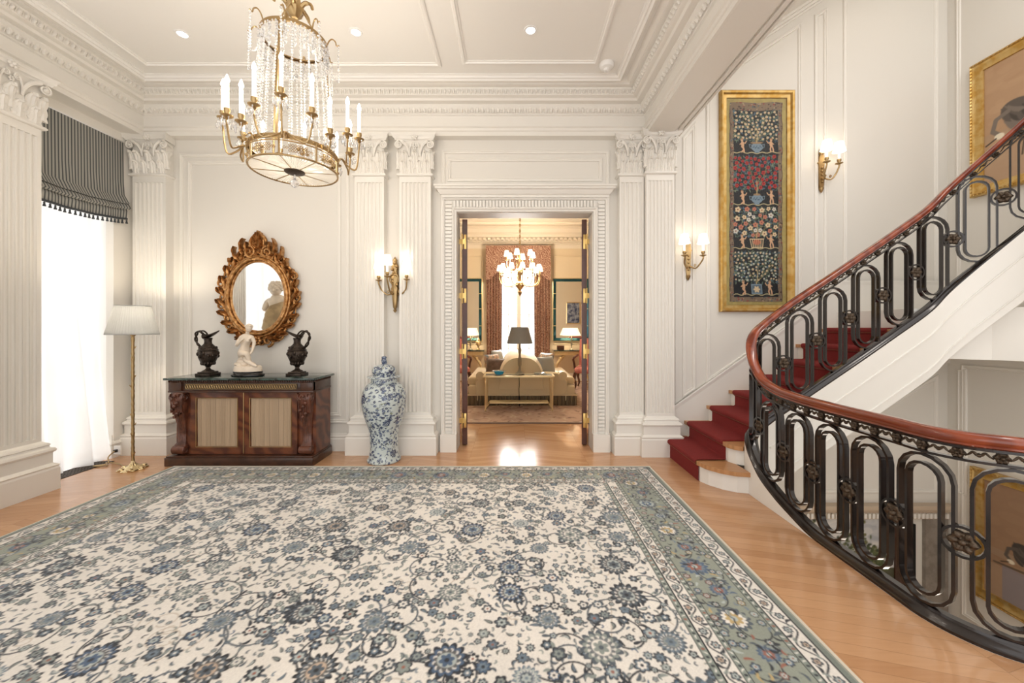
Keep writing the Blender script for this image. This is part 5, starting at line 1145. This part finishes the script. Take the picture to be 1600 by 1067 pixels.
fchair(1.74, 8.8, math.radians(-18), 'red striped armchair at the right of the far room, half behind the door'); fchair(-1.36, 8.9, math.radians(20), 'red armchair at the left edge of the far room, mostly behind the door')
# --- far chandelier
hx2, hy2 = .14, 8.1; t = thing('shaded_chandelier', 'brass chandelier with two tiers of small lit shades in the far room', 'chandelier', (hx2, hy2, 2.1))
b = MB(); b.lathe([(.003, 2.06), (.03, 2.10), (.045, 2.15), (.02, 2.19), (.06, 2.24), (.10, 2.29), (.09, 2.34), (.035, 2.38), (.03, 2.5), (.06, 2.55), (.05, 2.62), (.02, 2.66), (.03, 2.8), (.02, 2.95), (.008, 3.1)], (hx2, hy2, 0), 18); b.build('stem', M['bronzegilt'], t, smooth=True)
b = MB(); b.tube([(hx2, hy2, 3.1), (hx2, hy2, 3.95)], .008, 6)
for k in range(14): b.tube([(hx2+(.018*math.cos(q) if k % 2 else 0), hy2+(0 if k % 2 else .018*math.cos(q)), 3.14+k*.06+.035*math.sin(q)) for q in [m*PI/4 for m in range(8)]], .005, 4, closed=True)
b.lathe([(.06, 3.95), (.07, 4.0)], (hx2, hy2, 0), 14); b.build('chain', M['bronzegilt'], t, smooth=True)
M['farshade'] = mat('lit_paper_shade', (.95, .9, .8), .7, emit=1.6, ecol=(1, .9, .75))
for n_, R, z, ph in ((12, .43, 2.52, .1), (6, .29, 2.82, .3)):
    for k in range(n_):
        a = 2*PI*k/n_+ph; c, s = math.cos(a), math.sin(a); b = MB(); b.tube(catmull([(hx2+.05*c, hy2+.05*s, z-.18), (hx2+.45*R*c, hy2+.45*R*s, z-.24), (hx2+.85*R*c, hy2+.85*R*s, z-.22), (hx2+R*c, hy2+R*s, z-.10), (hx2+R*c, hy2+R*s, z-.02)], 4), .009, 6); b.lathe([(.006, -.03), (.035, -.01), (.012, 0), (.012, .09)], (hx2+R*c, hy2+R*s, z), 8); arm = b.build('arm', M['bronzegilt'], t, smooth=True)
        b = MB(); lampshade_small(b, (hx2+R*c, hy2+R*s, z+.075), .062, .038, .115, 16); b.build('shade', M['farshade'], arm, smooth=True)
light('far_chandelier_light', 'POINT', (hx2, hy2, 2.75), 150, (1, .82, .6), size=.25, parent=t)
# --- picture and glow reflected in the right mirror
t = thing('blue_picture', 'framed dark blue picture reflected in the right teal mirror', 'picture', (2.45, 4.62, 1.5)); b = MB(); rect(b, 2.16, 2.74, 1.55, 2.45, lambda a, c, d: (a, 4.605+d, c), prof=[(0, 0), (0, .03), (.02, .035), (.04, .02), (.04, 0)]); b.build('frame', M['giltwood'], t)
b = MB(); b.box(2.19, 2.71, 4.606, 4.615, 1.58, 2.42); b.build('canvas', mat('blue_painting', (.03, .05, .12), .5, vcol=(.35, .38, .45), vscale=7), t)
sbox('wall_divider', M['farwall'], (-3.6, -.86, 4.602, 4.604, 0, 4.0), (1.12, 3.8, 4.602, 4.604, 0, 4.0))
# ================================================================ RUGS AND PICTURES
def paint_rug():
    w, h, res = 4.76, 3.46, .004; C = Canvas(w, h, res, srgb(214, 207, 196)); rg = random.Random(4)
    ivory, navy, slate, steel, sage, pale, tan, dk = srgb(228, 223, 216), srgb(30, 36, 46), srgb(78, 88, 98), srgb(108, 124, 138), srgb(138, 146, 142), srgb(176, 184, 182), srgb(190, 168, 148), srgb(22, 25, 30)
    blue = srgb(72, 94, 122); grn = srgb(132, 142, 134); rust = srgb(150, 92, 76); gold = srgb(184, 160, 110)
    def motif(x, y, R, style, sx=1):
        e, m, i = [(navy, slate, pale), (slate, steel, sage), (navy, blue, pale), (slate, sage, ivory), (dk, slate, tan), (steel, pale, slate)][style % 6]
        n = rg.choice((12, 14, 16)); C.star(x, y, R, n*2//2, .14, e, rg.random()); C.star(x, y, R*.84, n, .12, m, rg.random()); C.star(x, y, R*.68, n, .12, ivory, rg.random(), al=.8); C.star(x, y, R*.61, n, .16, e, rg.random(), al=.85); C.blob(x, y, R*.52, R*.46, i, rg.random()*3); C.star(x, y, R*.34, 6, .25, m, rg.random()); C.blob(x, y, R*.13, R*.13, e)
    def small(x, y, R, c1, c2, c3):
        k_ = rg.choice((5, 6, 7, 8)); ph = rg.random()*3; C.star(x, y, R*1.12, k_, .2, navy, ph); C.star(x, y, R*.86, k_, .2, c1, ph); C.star(x, y, R*.62, 6, .2, c2, rg.random()); C.blob(x, y, R*.26, R*.26, c3)
    def scroll(x, y, a, L, curl, wd, col, leaves=True, n=26, ld=.45):
        pts = [(x, y)]
        for i in range(n):
            u = i/n; a += curl*(1+1.6*u)/n; x += L/n*math.cos(a); y += L/n*math.sin(a); pts.append((x, y))
            if leaves and i % 5 == 3: s = rg.choice((-1, 1)); C.leaf(x+.022*math.cos(a+s*1.2), y+.022*math.sin(a+s*1.2), .045, .016, a+s*.7, rg.choice((slate, navy, sage)), rg.uniform(-.8, .8))
        C.line(pts, wd, col); return x, y, a
    bd, bt = .56, .43   # side and end borders
    # ---- field
    fx0, fx1, fy0, fy1 = bd, w-bd, bt, h-bt
    C.rect(0, w, 0, h, ivory)
    for _ in range(150):   # faint background tracery
        scroll(rg.uniform(fx0, fx1), rg.uniform(fy0, fy1), rg.random()*6.3, rg.uniform(.1, .3), rg.uniform(-4, 4), .005, srgb(196, 184, 170), False)
    P = []   # layout with mirrored motifs
    cx, cy = w/2, h/2; tries = 0
    big = []
    while len(big) < 25 and tries < 6000:
        tries += 1; x, y = rg.uniform(0, fx1-cx-.06), rg.uniform(0, fy1-cy-.06); r = rg.uniform(.045, .082)
        if all(math.hypot(x-a, y-b_) > .26 and True for a, b_, _ in big) and (x > .1 or x < .01) and (y > .1): big.append((x, y, r))
    for k, (x, y, r) in enumerate(big):
        st = rg.randrange(6)
        for sx_ in (-1, 1):
            for sy_ in (-1, 1):
                X_, Y_ = cx+sx_*x, cy+sy_*y; P.append((X_, Y_, r)); a = rg.random()*6.3
                for q in range(2 if r > .06 else 1):
                    e = scroll(X_+r*math.cos(a), Y_+r*math.sin(a), a+.6, rg.uniform(.35, .62), rg.choice((-1, 1))*rg.uniform(2.2, 4.4), .0085, slate if rg.random() < .5 else navy); small(e[0], e[1], .022, navy, steel, ivory); P.append((e[0], e[1], .03)); a += PI
    for _ in range(16000):
        x, y = rg.uniform(fx0, fx1), rg.uniform(fy0, fy1); r = rg.choice((.03, .024, .017, .014, .012, .010))
        if all((x-a)**2+(y-b_)**2 > (r*.9+c+.004)**2 for a, b_, c in P):
            P.append((x, y, r)); q = rg.random(); c = rg.choice((navy, slate, slate, steel, sage, blue))
            if r > .022: small(x, y, r*.95, c, rg.choice((pale, sage, ivory, steel)), rg.choice((navy, rust, slate))); C.leaf(x+r*1.4, y+r*.4, .035, .012, rg.random()*6, slate)
            elif q < .55: a = rg.random()*6.3; cu = rg.uniform(-1, 1); C.leaf(x, y, r*2.9, r*1.05, a, navy if rg.random() < .6 else slate, cu); C.leaf(x, y, r*2.0, r*.5, a, rg.choice((steel, pale, sage)), cu)
            elif q < .8: small(x, y, r, c, pale, navy)
            else: a = rg.random()*6.3; C.line([(x+r*1.1*math.cos(a+t_*2.6)*(.3+t_*.7), y+r*1.1*math.sin(a+t_*2.6)*(.3+t_*.7)) for t_ in (0, .25, .5, .75, 1)], .006, c)
        if len(P) > 4200: break
    for x, y, r in P[:0]: pass
    i_ = 0
    for k, (x, y, r) in enumerate(big):
        st = k % 6
        for sx_ in (-1, 1):
            for sy_ in (-1, 1): motif(cx+sx_*x, cy+sy_*y, r*1.05, st)
    # ---- borders
    def frame(o0, o1, col):   # o as fraction 0 outer..1 inner
        a, b_, c, d = bd*o0, bd*o1, bt*o0, bt*o1
        C.rect(a, w-a, c, d, col); C.rect(a, w-a, h-d, h-c, col); C.rect(a, b_, c, h-c, col); C.rect(w-b_, w-a, c, h-c, col)
    frame(0, .03, srgb(150, 152, 140)); frame(.03, .07, srgb(120, 128, 120)); frame(.07, .085, dk); frame(.085, .235, ivory); frame(.235, .25, dk); frame(.25, .29, grn); frame(.29, .30, dk); frame(.30, .74, srgb(142, 148, 136)); frame(.74, .75, dk); frame(.75, .79, grn); frame(.79, .80, dk); frame(.80, .93, ivory); frame(.93, .945, dk); frame(.945, .99, grn); frame(.99, 1.0, dk)
    sides = [(0, w, 0), (0, w, 1), (0, h, 2), (0, h, 3)]
    def pt(side, s, o):
        if side == 0: return s, bt*o
        if side == 1: return s, h-bt*o
        if side == 2: return bd*o, s
        return w-bd*o, s
    for (a0_, a1_, side) in sides:
        bw = bt if side < 2 else bd; L = a1_
        for o, per, amp in ((.16, .17, .05), (.865, .15, .045)):
            s = bw*o; n_ = 0
            while s < L-bw*o:
                pts = [pt(side, s+per*u, o+amp*math.sin(2*PI*u)) for u in np.linspace(0, 1, 13)]; C.line(pts, .0075, navy)
                for u, sg in ((.25, -1), (.75, 1)):
                    x, y = pt(side, s+per*u, o+sg*amp*.35); small(x, y, .017, slate, tan if rg.random() < .4 else pale, rust if rg.random() < .3 else navy); x, y = pt(side, s+per*(u+.2), o+sg*amp*.9); C.leaf(x, y, .04, .014, rg.random()*6, navy); x, y = pt(side, s+per*(u-.14), o-sg*amp*.7); C.leaf(x, y, .032, .012, rg.random()*6, sage)
                s += per; n_ += 1
        for o in (.27, .77, .967):
            s = .05
            while s < L-.05: x, y = pt(side, s, o); C.blob(x, y, .008, .006, navy if rg.random() < .7 else rust); x, y = pt(side, s+.02, o); C.leaf(x, y, .022, .006, rg.random()*6, ivory); s += .042
        s = bw*.75; k = 0; PB = []
        while s < L-bw*.5:
            x, y = pt(side, s, .52+.03*(-1)**k); st = rg.randrange(3); R = .07 if k % 2 == 0 else .042; PB.append((x, y, R))
            e, m, i = [(blue, steel, rust), (slate, pale, blue), (slate, ivory, gold)][st]; C.star(x, y, R, 14, .14, e); C.star(x, y, R*.74, 14, .12, m); C.star(x, y, R*.5, 8, .2, i); C.blob(x, y, R*.24, R*.24, pale)
            nx_, ny_ = pt(side, s+.20, .52-.10*(-1)**k); a = math.atan2(ny_-y, nx_-x); scroll(x, y, a+.8*(-1)**k, .26, -2.0*(-1)**k, .006, navy); scroll(x, y, a+PI-.6, .16, 2.8, .005, slate); s += .20; k += 1
        for _ in range(900):
            s = rg.uniform(bw*.3, L-bw*.3); o = rg.uniform(.32, .72); x, y = pt(side, s, o)
            if all((x-a)**2+(y-b_)**2 > (c+.018)**2 for a, b_, c in PB):
                PB.append((x, y, .011)); q = rg.random(); c = rg.choice((navy, navy, slate, steel, gold, rust, pale, blue))
                if q < .6: C.leaf(x, y, rg.uniform(.025, .05), .012, rg.random()*6.3, c, rg.uniform(-1, 1))
                else: small(x, y, .017, c, pale, rust)
    # hand-knotted colour drift
    n = rg; g = RNG.normal(0, 1, (int(h/.12)+2, int(w/.12)+2)); yy, xx = np.mgrid[0:C.H, 0:C.W]; gx, gy = xx*res/.12, yy*res/.12; x0, y0 = gx.astype(int), gy.astype(int); ax, ay = gx-x0, gy-y0
    gg = (g[y0, x0]*(1-ax)+g[y0, x0+1]*ax)*(1-ay)+(g[y0+1, x0]*(1-ax)+g[y0+1, x0+1]*ax)*ay
    C.a *= (1+.035*gg+.05*RNG.normal(0, 1, gg.shape))[..., None].clip(.6, 1.3); return C, w, h
rc, rw, rh = paint_rug(); rx0, ry1, rz_ = -3.40, 3.85, .014
ys = [ry1]
while ys[-1] > 1.32: ys.append(ys[-1]-max(.0035, ys[-1]**2/840*.9))
while ys[-1] > ry1-rh: ys.append(ys[-1]-.0045)
ys[-1] = ry1-rh; ys = np.array(ys[::-1]); xs = np.linspace(0, rw, int(rw/.0037)); vv = ry1-ys
P = np.zeros((len(ys), len(xs), 3)); P[..., 0] = rx0+xs; P[..., 1] = ys[:, None]; P[..., 2] = rz_
ed_ = np.minimum(np.minimum(xs[None, :], rw-xs[None, :]), np.minimum(vv[:, None], rh-vv[:, None])); P[..., 2] -= np.clip(.006-ed_, 0, .006)*1.6
cc = 0
for dd in (-.3, 0, .3): cc = cc+rc.sample(np.broadcast_to(xs, P.shape[:2]), np.broadcast_to((vv+dd*np.gradient(vv))[:, None], P.shape[:2]))/3
M['rug'] = vmat('knotted_wool_pile', .95, sheen=.25, bump=.25, bscale=420)
rug = thing('persian_rug', 'huge ivory Persian rug with blue flower scrolls and a sage border', 'rug', (rx0+rw/2, ry1-rh/2, 0))
grid_obj('rug_pile', P, cc, M['rug'], rug)
b = MB(); b.mould([(rx0, ry1-rh), (rx0+rw, ry1-rh), (rx0+rw, ry1), (rx0, ry1)], [(0, .001), (0, .006), (-.012, .010), (-.012, .001)], closed=True); b.mould([(rx0, ry1-rh), (rx0+rw, ry1-rh), (rx0+rw, ry1), (rx0, ry1)], [(0, .0), (0, .005), (.012, .004), (.016, .0)], closed=True, side=-1)
b.build('rug_fringe', mat('cream_binding', (.68, .62, .52), .9), rug)
# far rug
C = Canvas(4.6, 4.2, .02, srgb(184, 158, 142)); rg = random.Random(8)
for _ in range(1500): C.leaf(rg.random()*4.6, rg.random()*4.2, rg.uniform(.05, .16), .025, rg.random()*6, rg.choice((srgb(140, 112, 104), srgb(206, 190, 172), srgb(110, 84, 84), srgb(160, 128, 110))), 1)
for o, c in ((.0, srgb(96, 74, 70)), (.03, srgb(190, 170, 150))): C.rect(o, 4.6-o, o, o+.03, c)
g = np.linspace(0, 1, 230); P = np.zeros((210, 230, 3)); P[..., 0] = -2.2+4.6*g; P[..., 1] = 5.60+4.2*np.linspace(0, 1, 210)[:, None]; P[..., 2] = .011
cc = C.sample(np.broadcast_to(g*4.6, (210, 230)), np.broadcast_to(np.linspace(0, 4.2, 210)[:, None], (210, 230))); fr_ = thing('far_rug', 'faded rose carpet under the sofa in the far room', 'rug', (.1, 7.7, 0)); grid_obj('rug_pile', P, cc, vmat('far_wool', .95), fr_)
b = MB(); b.box(-2.2, 2.4, 5.6, 9.8, .001, .010); b.build('rug_edge', mat('rug_edge', (.25, .17, .14), .9), fr_)
# ---------------------------------------------------------------- tapestry
Yt = 4.31; tx0, tx1, tz0, tz1 = X(1126.7, Yt), X(1243, Yt), Z(487, Yt), Z(140, Yt)
t = thing('framed_tapestry', 'tall floral tapestry with potted trees in a gilt frame on the stair wall', 'tapestry', ((tx0+tx1)/2, YS, tz0))
b = MB(); rect(b, tx0, tx1, tz0, tz1, mback(YS), prof=[(0, 0), (0, .045), (.012, .055), (.03, .05), (.042, .03), (.075, .026), (.08, .02), (.08, 0)]); b.build('frame', M['gilt'], t, smooth=True)
b = MB(); b.box(tx0+.07, tx1-.07, YS-.012, YS-.002, tz0+.07, tz1-.07); b.build('mount', mat('olive_mount', (.42, .33, .11), .7, vary=.15, vscale=20), t)
u0, u1, v0, v1 = tx0+.115, tx1-.125, tz0+.115, tz1-.125; w, h = u1-u0, v1-v0
C = Canvas(w, h, .003, srgb(128, 108, 88)); rg = random.Random(21); blk, cr, skin_, gr, bl, rd_ = srgb(30, 31, 34), srgb(214, 190, 152), srgb(206, 164, 128), srgb(72, 92, 84), srgb(84, 108, 128), srgb(166, 48, 46)
for _ in range(1500): C.blob(rg.random()*w, rg.random()*h, rg.uniform(.006, .014), rg.uniform(.005, .01), rg.choice((srgb(160, 138, 112), srgb(92, 70, 62), srgb(140, 60, 56), srgb(84, 96, 100), srgb(70, 56, 50))))
C.line([(.006+.006*math.sin(i*.9), i*.02) for i in range(int(h/.02))], .006, srgb(70, 50, 46)); C.line([(w-.006+.006*math.sin(i*.9), i*.02) for i in range(int(h/.02))], .006, srgb(70, 50, 46))
m_ = .046; C.rect(m_, w-m_, m_*1.1, h-m_*2.0, blk)
gz = [(v-480)/-340 for v in ()]; bands = [m_*1.1, h*.255, h*.475, h*.735, h-m_*2.0]
ih = [(blk,)]; pals = [(cr, srgb(196, 196, 178), gr, bl), (cr, srgb(190, 120, 96), srgb(206, 200, 186), gr, srgb(214, 160, 110)), (rd_, rd_, rd_, gr, bl), (cr, cr, srgb(196, 160, 110), gr)]
for k in range(4):
    z0, z1 = bands[k], bands[k+1]; H_ = z1-z0; xc = w/2+.01; pal = pals[k]
    for _ in range(330 if k != 2 else 380): x, y = rg.uniform(m_, w-m_), z0+H_*rg.uniform(.30, .99); C.leaf(x, y, rg.uniform(.02, .045), .010, rg.random()*6.3, rg.choice((gr, bl, srgb(92, 112, 96), srgb(60, 78, 92), srgb(112, 124, 100))), rg.uniform(-1, 1))
    for _ in range(7): a = rg.uniform(.3, 2.8); C.line([(xc, z0+H_*.30), (xc+.10*math.cos(a), z0+H_*.5), (xc+.2*math.cos(a), z0+H_*.5+.2*abs(math.sin(a)))], .005, srgb(130, 120, 86))
    PB = []
    for _ in range(1400):
        x, y = rg.uniform(m_+.015, w-m_-.015), z0+H_*rg.uniform(.36, .97); r = {0: .010, 1: .024, 2: .019, 3: .012}[k]*rg.uniform(.8, 1.2)
        if all((x-a)**2+(y-c)**2 > (r+d+.012)**2 for a, c, d in PB): PB.append((x, y, r)); c_ = rg.choice(pal[:3] if k == 1 else pal[:2] if k != 2 else (rd_,)); C.star(x, y, r, 5, .2, c_, rg.random()*6); C.blob(x, y, r*.3, r*.3, srgb(120, 60, 40) if k != 2 else srgb(90, 20, 24))
    # ground line, pot and two small figures
    C.line([(m_+i*.02, z0+.030+.008*math.sin(i*1.1+k)) for i in range(int((w-2*m_)/.02)+1)], .009, srgb(186, 172, 130)); pot = srgb(120, 138, 150)
    if k == 0: C.rect(xc-.062, xc+.062, z0+.035, z0+.15, pot); C.rect(xc-.05, xc+.05, z0+.05, z0+.135, srgb(88, 104, 118)); C.star(xc, z0+.09, .03, 6, .3, cr)
    elif k == 1:
        for i in range(7): C.line([(xc-.06+.02*i, z0+.035), (xc-.075+.025*i, z0+.135)], .008, cr)
        C.line([(xc-.075, z0+.135), (xc+.08, z0+.135)], .010, cr); C.line([(xc-.06, z0+.04), (xc+.06, z0+.04)], .010, cr); C.blob(xc, z0+.10, .045, .03, srgb(196, 110, 80), al=.7)
    else:
        C.blob(xc, z0+.095, .065, .050, pot); C.rect(xc-.028, xc+.028, z0+.032, z0+.06, pot); C.blob(xc, z0+.145, .07 if k == 3 else .04, .012, srgb(150, 120, 90))
        for i in range(9): C.leaf(xc-.045+.0112*i, z0+.095+.012*math.sin(i*2), .02, .008, i, srgb(58, 76, 98))
        for sg in (-1, 1): C.line([(xc+sg*.055, z0+.12), (xc+sg*.085, z0+.125), (xc+sg*.08, z0+.09), (xc+sg*.058, z0+.08)], .006, pot)
    C.line([(xc, z0+.15), (xc+.01, z0+.22), (xc, z0+.30)], .010, srgb(176, 156, 112))
    for sg in (-1, 1):
        fx = xc+sg*(.165 if k else .15); fy = z0+.035; C.blob(fx, fy+.135, .014, .017, skin_); C.blob(fx-sg*.004, fy+.088, .018, .034, skin_); C.line([(fx-.008, fy+.06), (fx-.016*sg, fy+.03), (fx-.01, fy)], .015, skin_); C.line([(fx+.008, fy+.06), (fx+.016, fy+.03), (fx+.018, fy)], .015, skin_); C.line([(fx, fy+.108), (fx-sg*.035, fy+.10), (fx-sg*.05, fy+.125)], .010, skin_); C.line([(fx, fy+.108), (fx+sg*.025, fy+.085)], .010, skin_); C.blob(fx, fy+.148, .014, .008, srgb(150, 110, 76))
nx_, nz_ = 230, 800; gx, gz_ = np.linspace(0, w, nx_), np.linspace(0, h, nz_); P = np.zeros((nz_, nx_, 3)); P[..., 0] = u0+gx+.004*np.sin(gz_*23)[:, None]; P[..., 2] = v0+gz_[:, None]+.006*np.sin(gx*16)*(gz_[:, None]/h); P[..., 1] = YS-.016
grid_obj('tapestry_cloth', P[:, ::1], C.sample(np.broadcast_to(gx, (nz_, nx_)), np.broadcast_to(gz_[:, None], (nz_, nx_))), vmat('tapestry_weave', .85, bump=.2, bscale=300), t)
b = MB(); b.box(tx0+.075, tx1-.075, YS-.026, YS-.024, tz0+.075, tz1-.075)
M['pane'] = mat('picture_glass', (1, 1, 1), .03)
def thin_glass(m, k=.92):
    nt = m.node_tree; N = nt.nodes; L = nt.links; g_ = N.new('ShaderNodeBsdfGlossy'); g_.inputs['Roughness'].default_value = .10; p = N.new('ShaderNodeBsdfTransparent'); f = N.new('ShaderNodeFresnel'); f.inputs[0].default_value = 1.22; x = N.new('ShaderNodeMixShader'); L.new(f.outputs[0], x.inputs[0]); L.new(p.outputs[0], x.inputs[1]); L.new(g_.outputs[0], x.inputs[2]); L.new(x.outputs[0], N['Material Output'].inputs[0])
thin_glass(M['pane']); b.build('glazing', M['pane'], t)
# ---------------------------------------------------------------- two framed bird pictures on the right wall
def birdpic(z0, z1, y0, y1, name, lab, seed):
    t = thing(name, lab, 'painting', (XR, (y0+y1)/2, z0)); mp = lambda a, c, d: (XR-d, a, c)
    b = MB(); rect(b, y0, y1, z0, z1, mp, prof=[(0, 0), (0, .05), (.012, .06), (.02, .05), (.03, .055), (.05, .04), (.08, .03), (.10, .032), (.105, .02), (.105, 0)])
    n = int((y1-y0)/.035)
    for i in range(n):
        for zz in (z0+.016, z1-.016): b.ball((XR-.058, y0+.02+i*.035, zz), .009, 6, 4)
    for i in range(int((z1-z0)/.035)):
        for yy in (y1-.016,): b.ball((XR-.058, yy, z0+.02+i*.035), .009, 6, 4)
    b.build('frame', M['gilt'], t, smooth=True)
    w, h = (y1-y0)-.2, (z1-z0)-.2; C = Canvas(w, h, .006, srgb(176, 142, 110) if seed == 1 else srgb(148, 116, 90)); rg = random.Random(seed)
    for _ in range(260): C.blob(rg.random()*w, rg.random()*h, rg.uniform(.03, .12), rg.uniform(.02, .06), rg.choice((srgb(168, 132, 100), srgb(190, 156, 122))), al=.2 if seed == 1 else .08)
    C.rect(0, w, 0, h*.28, srgb(178, 150, 124), .5); C.rect(0, w, h*.36, h*.42, srgb(164, 140, 116), .45)
    # u runs from far (0) to near (w): heron-like bird on a stump
    def bird(x, y, s, c1, c2):
        C.blob(x, y, .16*s, .095*s, c1, -.6)
        for i in range(26): C.leaf(x+(rg.random()-.5)*.2*s, y+(rg.random()-.5)*.16*s, .12*s, .03*s, -.9+rg.random()*.5, rg.choice((c1, c2, srgb(70, 62, 56))))
        C.line([(x-.10*s, y+.05*s), (x-.17*s, y+.02*s), (x-.19*s, y-.06*s), (x-.15*s, y-.10*s)], .03*s, c2); C.blob(x-.15*s, y-.11*s, .03*s, .022*s, srgb(226, 214, 190)); C.line([(x-.17*s, y-.12*s), (x-.23*s, y-.15*s)], .012*s, srgb(60, 50, 44))
        C.line([(x, y-.09*s), (x-.02*s, y-.30*s)], .012*s, srgb(90, 74, 60)); C.line([(x+.04*s, y-.09*s), (x+.04*s, y-.30*s)], .012*s, srgb(90, 74, 60))
    if seed == 1: bird(.33, .60, 1.35, srgb(94, 84, 76), srgb(120, 108, 98)); bird(w*.7, h*.55, 1.2, srgb(120, 106, 92), srgb(90, 80, 72))
    else: C.rect(.15, w, h*.0, h*.30, srgb(128, 126, 136), .7); bird(.36, .52, .95, srgb(66, 58, 54), srgb(90, 80, 72)); bird(w*.85, h*.6, 1.1, srgb(150, 120, 96), srgb(90, 76, 66))
    C.line([(w*.05, h*.30), (w*.5, h*.36), (w, h*.33)], .02, srgb(96, 80, 66))
    a, c_ = np.linspace(0, w, 260), np.linspace(0, h, 240); P = np.zeros((240, 260, 3)); P[..., 0] = XR-.018; P[..., 1] = y1-.1-a; P[..., 2] = (z0+.1+c_)[:, None]
    grid_obj('canvas', P, C.sample(np.broadcast_to(a, (240, 260)), np.broadcast_to(c_[:, None], (240, 260))), vmat('painted_paper', .6), t)
yf_ = XR*600/(1522-802)
birdpic(Z(310, yf_), Z(105, yf_), 2.4, yf_, 'bird_picture', 'gilt framed picture of grey birds high on the right wall above the stair', 1)
birdpic(Z(925, yf_), Z(727.5, yf_), 2.2, yf_, 'bird_picture', 'gilt framed picture of birds low in the stairwell on the right wall', 2)
# ---------------------------------------------------------------- lower hall: cornice shelf over a landscape and a dark doorway
xa, xb2 = X(1240, YS), X(1484, YS); zt = Z(785, YS)
t = struct('trim_30', (3.6, YS, zt)); b = MB(); b.box(xa, xb2, YS-.10, YS, zt-.045, zt, .004); b.box(xa+.02, xb2-.03, YS-.07, YS, zt-.075, zt-.045); b.box(xa+.04, xb2-.05, YS-.04, YS, zt-.17, zt-.075); b.build('header_shelf', mat('stone_header', (.55, .44, .33), .5), t)
b = MB(); i = xa+.06
while i < xb2-.08: b.box(i, i+.026, YS-.062, YS-.038, zt-.155, zt-.10); i += .046
b.build('dentils', M['trim'], t)
xl0, xl1 = X(1210, YS), X(1394, YS); zl1 = Z(809, YS); zl0 = zl1-1.0
C = Canvas(xl1-xl0, 1.0, .008, srgb(176, 178, 182)); rg = random.Random(3)
for _ in range(120): C.blob(rg.random()*1.4, .45+rg.random()*.6, rg.uniform(.05, .2), .05, rg.choice((srgb(206, 206, 204), srgb(150, 156, 166), srgb(226, 222, 214))), al=.4)
C.rect(0, 2, 0, .45, srgb(74, 74, 54))
for cxx, cyy, s in ((.33, .86, .7), (.86, .62, 1.3), (.62, .45, .9), (1.12, .50, .8)):
    for _ in range(170): C.blob(cxx+rg.gauss(0, .085*s), cyy+rg.gauss(0, .11*s), rg.uniform(.01, .03), rg.uniform(.01, .025), rg.choice((srgb(62, 74, 42), srgb(84, 94, 56), srgb(44, 54, 34), srgb(104, 104, 66))))
t = thing('landscape_painting', 'cloudy landscape painting with trees low in the stairwell behind the railing', 'painting', ((xl0+xl1)/2, YS, zl0))
a, c_ = np.linspace(0, xl1-xl0, 170), np.linspace(0, 1, 130); P = np.zeros((130, 170, 3)); P[..., 0] = xl0+a; P[..., 1] = YS-.02; P[..., 2] = (zl0+c_)[:, None]
grid_obj('canvas', P, C.sample(np.broadcast_to(a, (130, 170)), np.broadcast_to(c_[:, None], (130, 170))), vmat('oil_paint', .35, coat=.3), t)
b = MB(); b.box(xl1, xl1+.10, YS-.035, YS-.0, zl0-.2, zl1); b.box(xl0, xl1, YS-.018, YS, zl0, zl1); b.build('frame', M['darkmah'], t)
xd0, xd1 = X(1402, YS), X(1424, YS); sbox('door_4', M['black'], (xl1+.105, xd1+.03, YS-.02, YS-.001, -3.3, zt-.24)); sbox('trim_31', mat('grey_stone_jamb', (.30, .26, .22), .4, vary=.25, vscale=14), (xd1+.12, xb2-.06, YS-.04, YS-.001, -3.3, zt-.17))  # flat black sheet stands for the darkness inside the doorway; stone jamb beside it
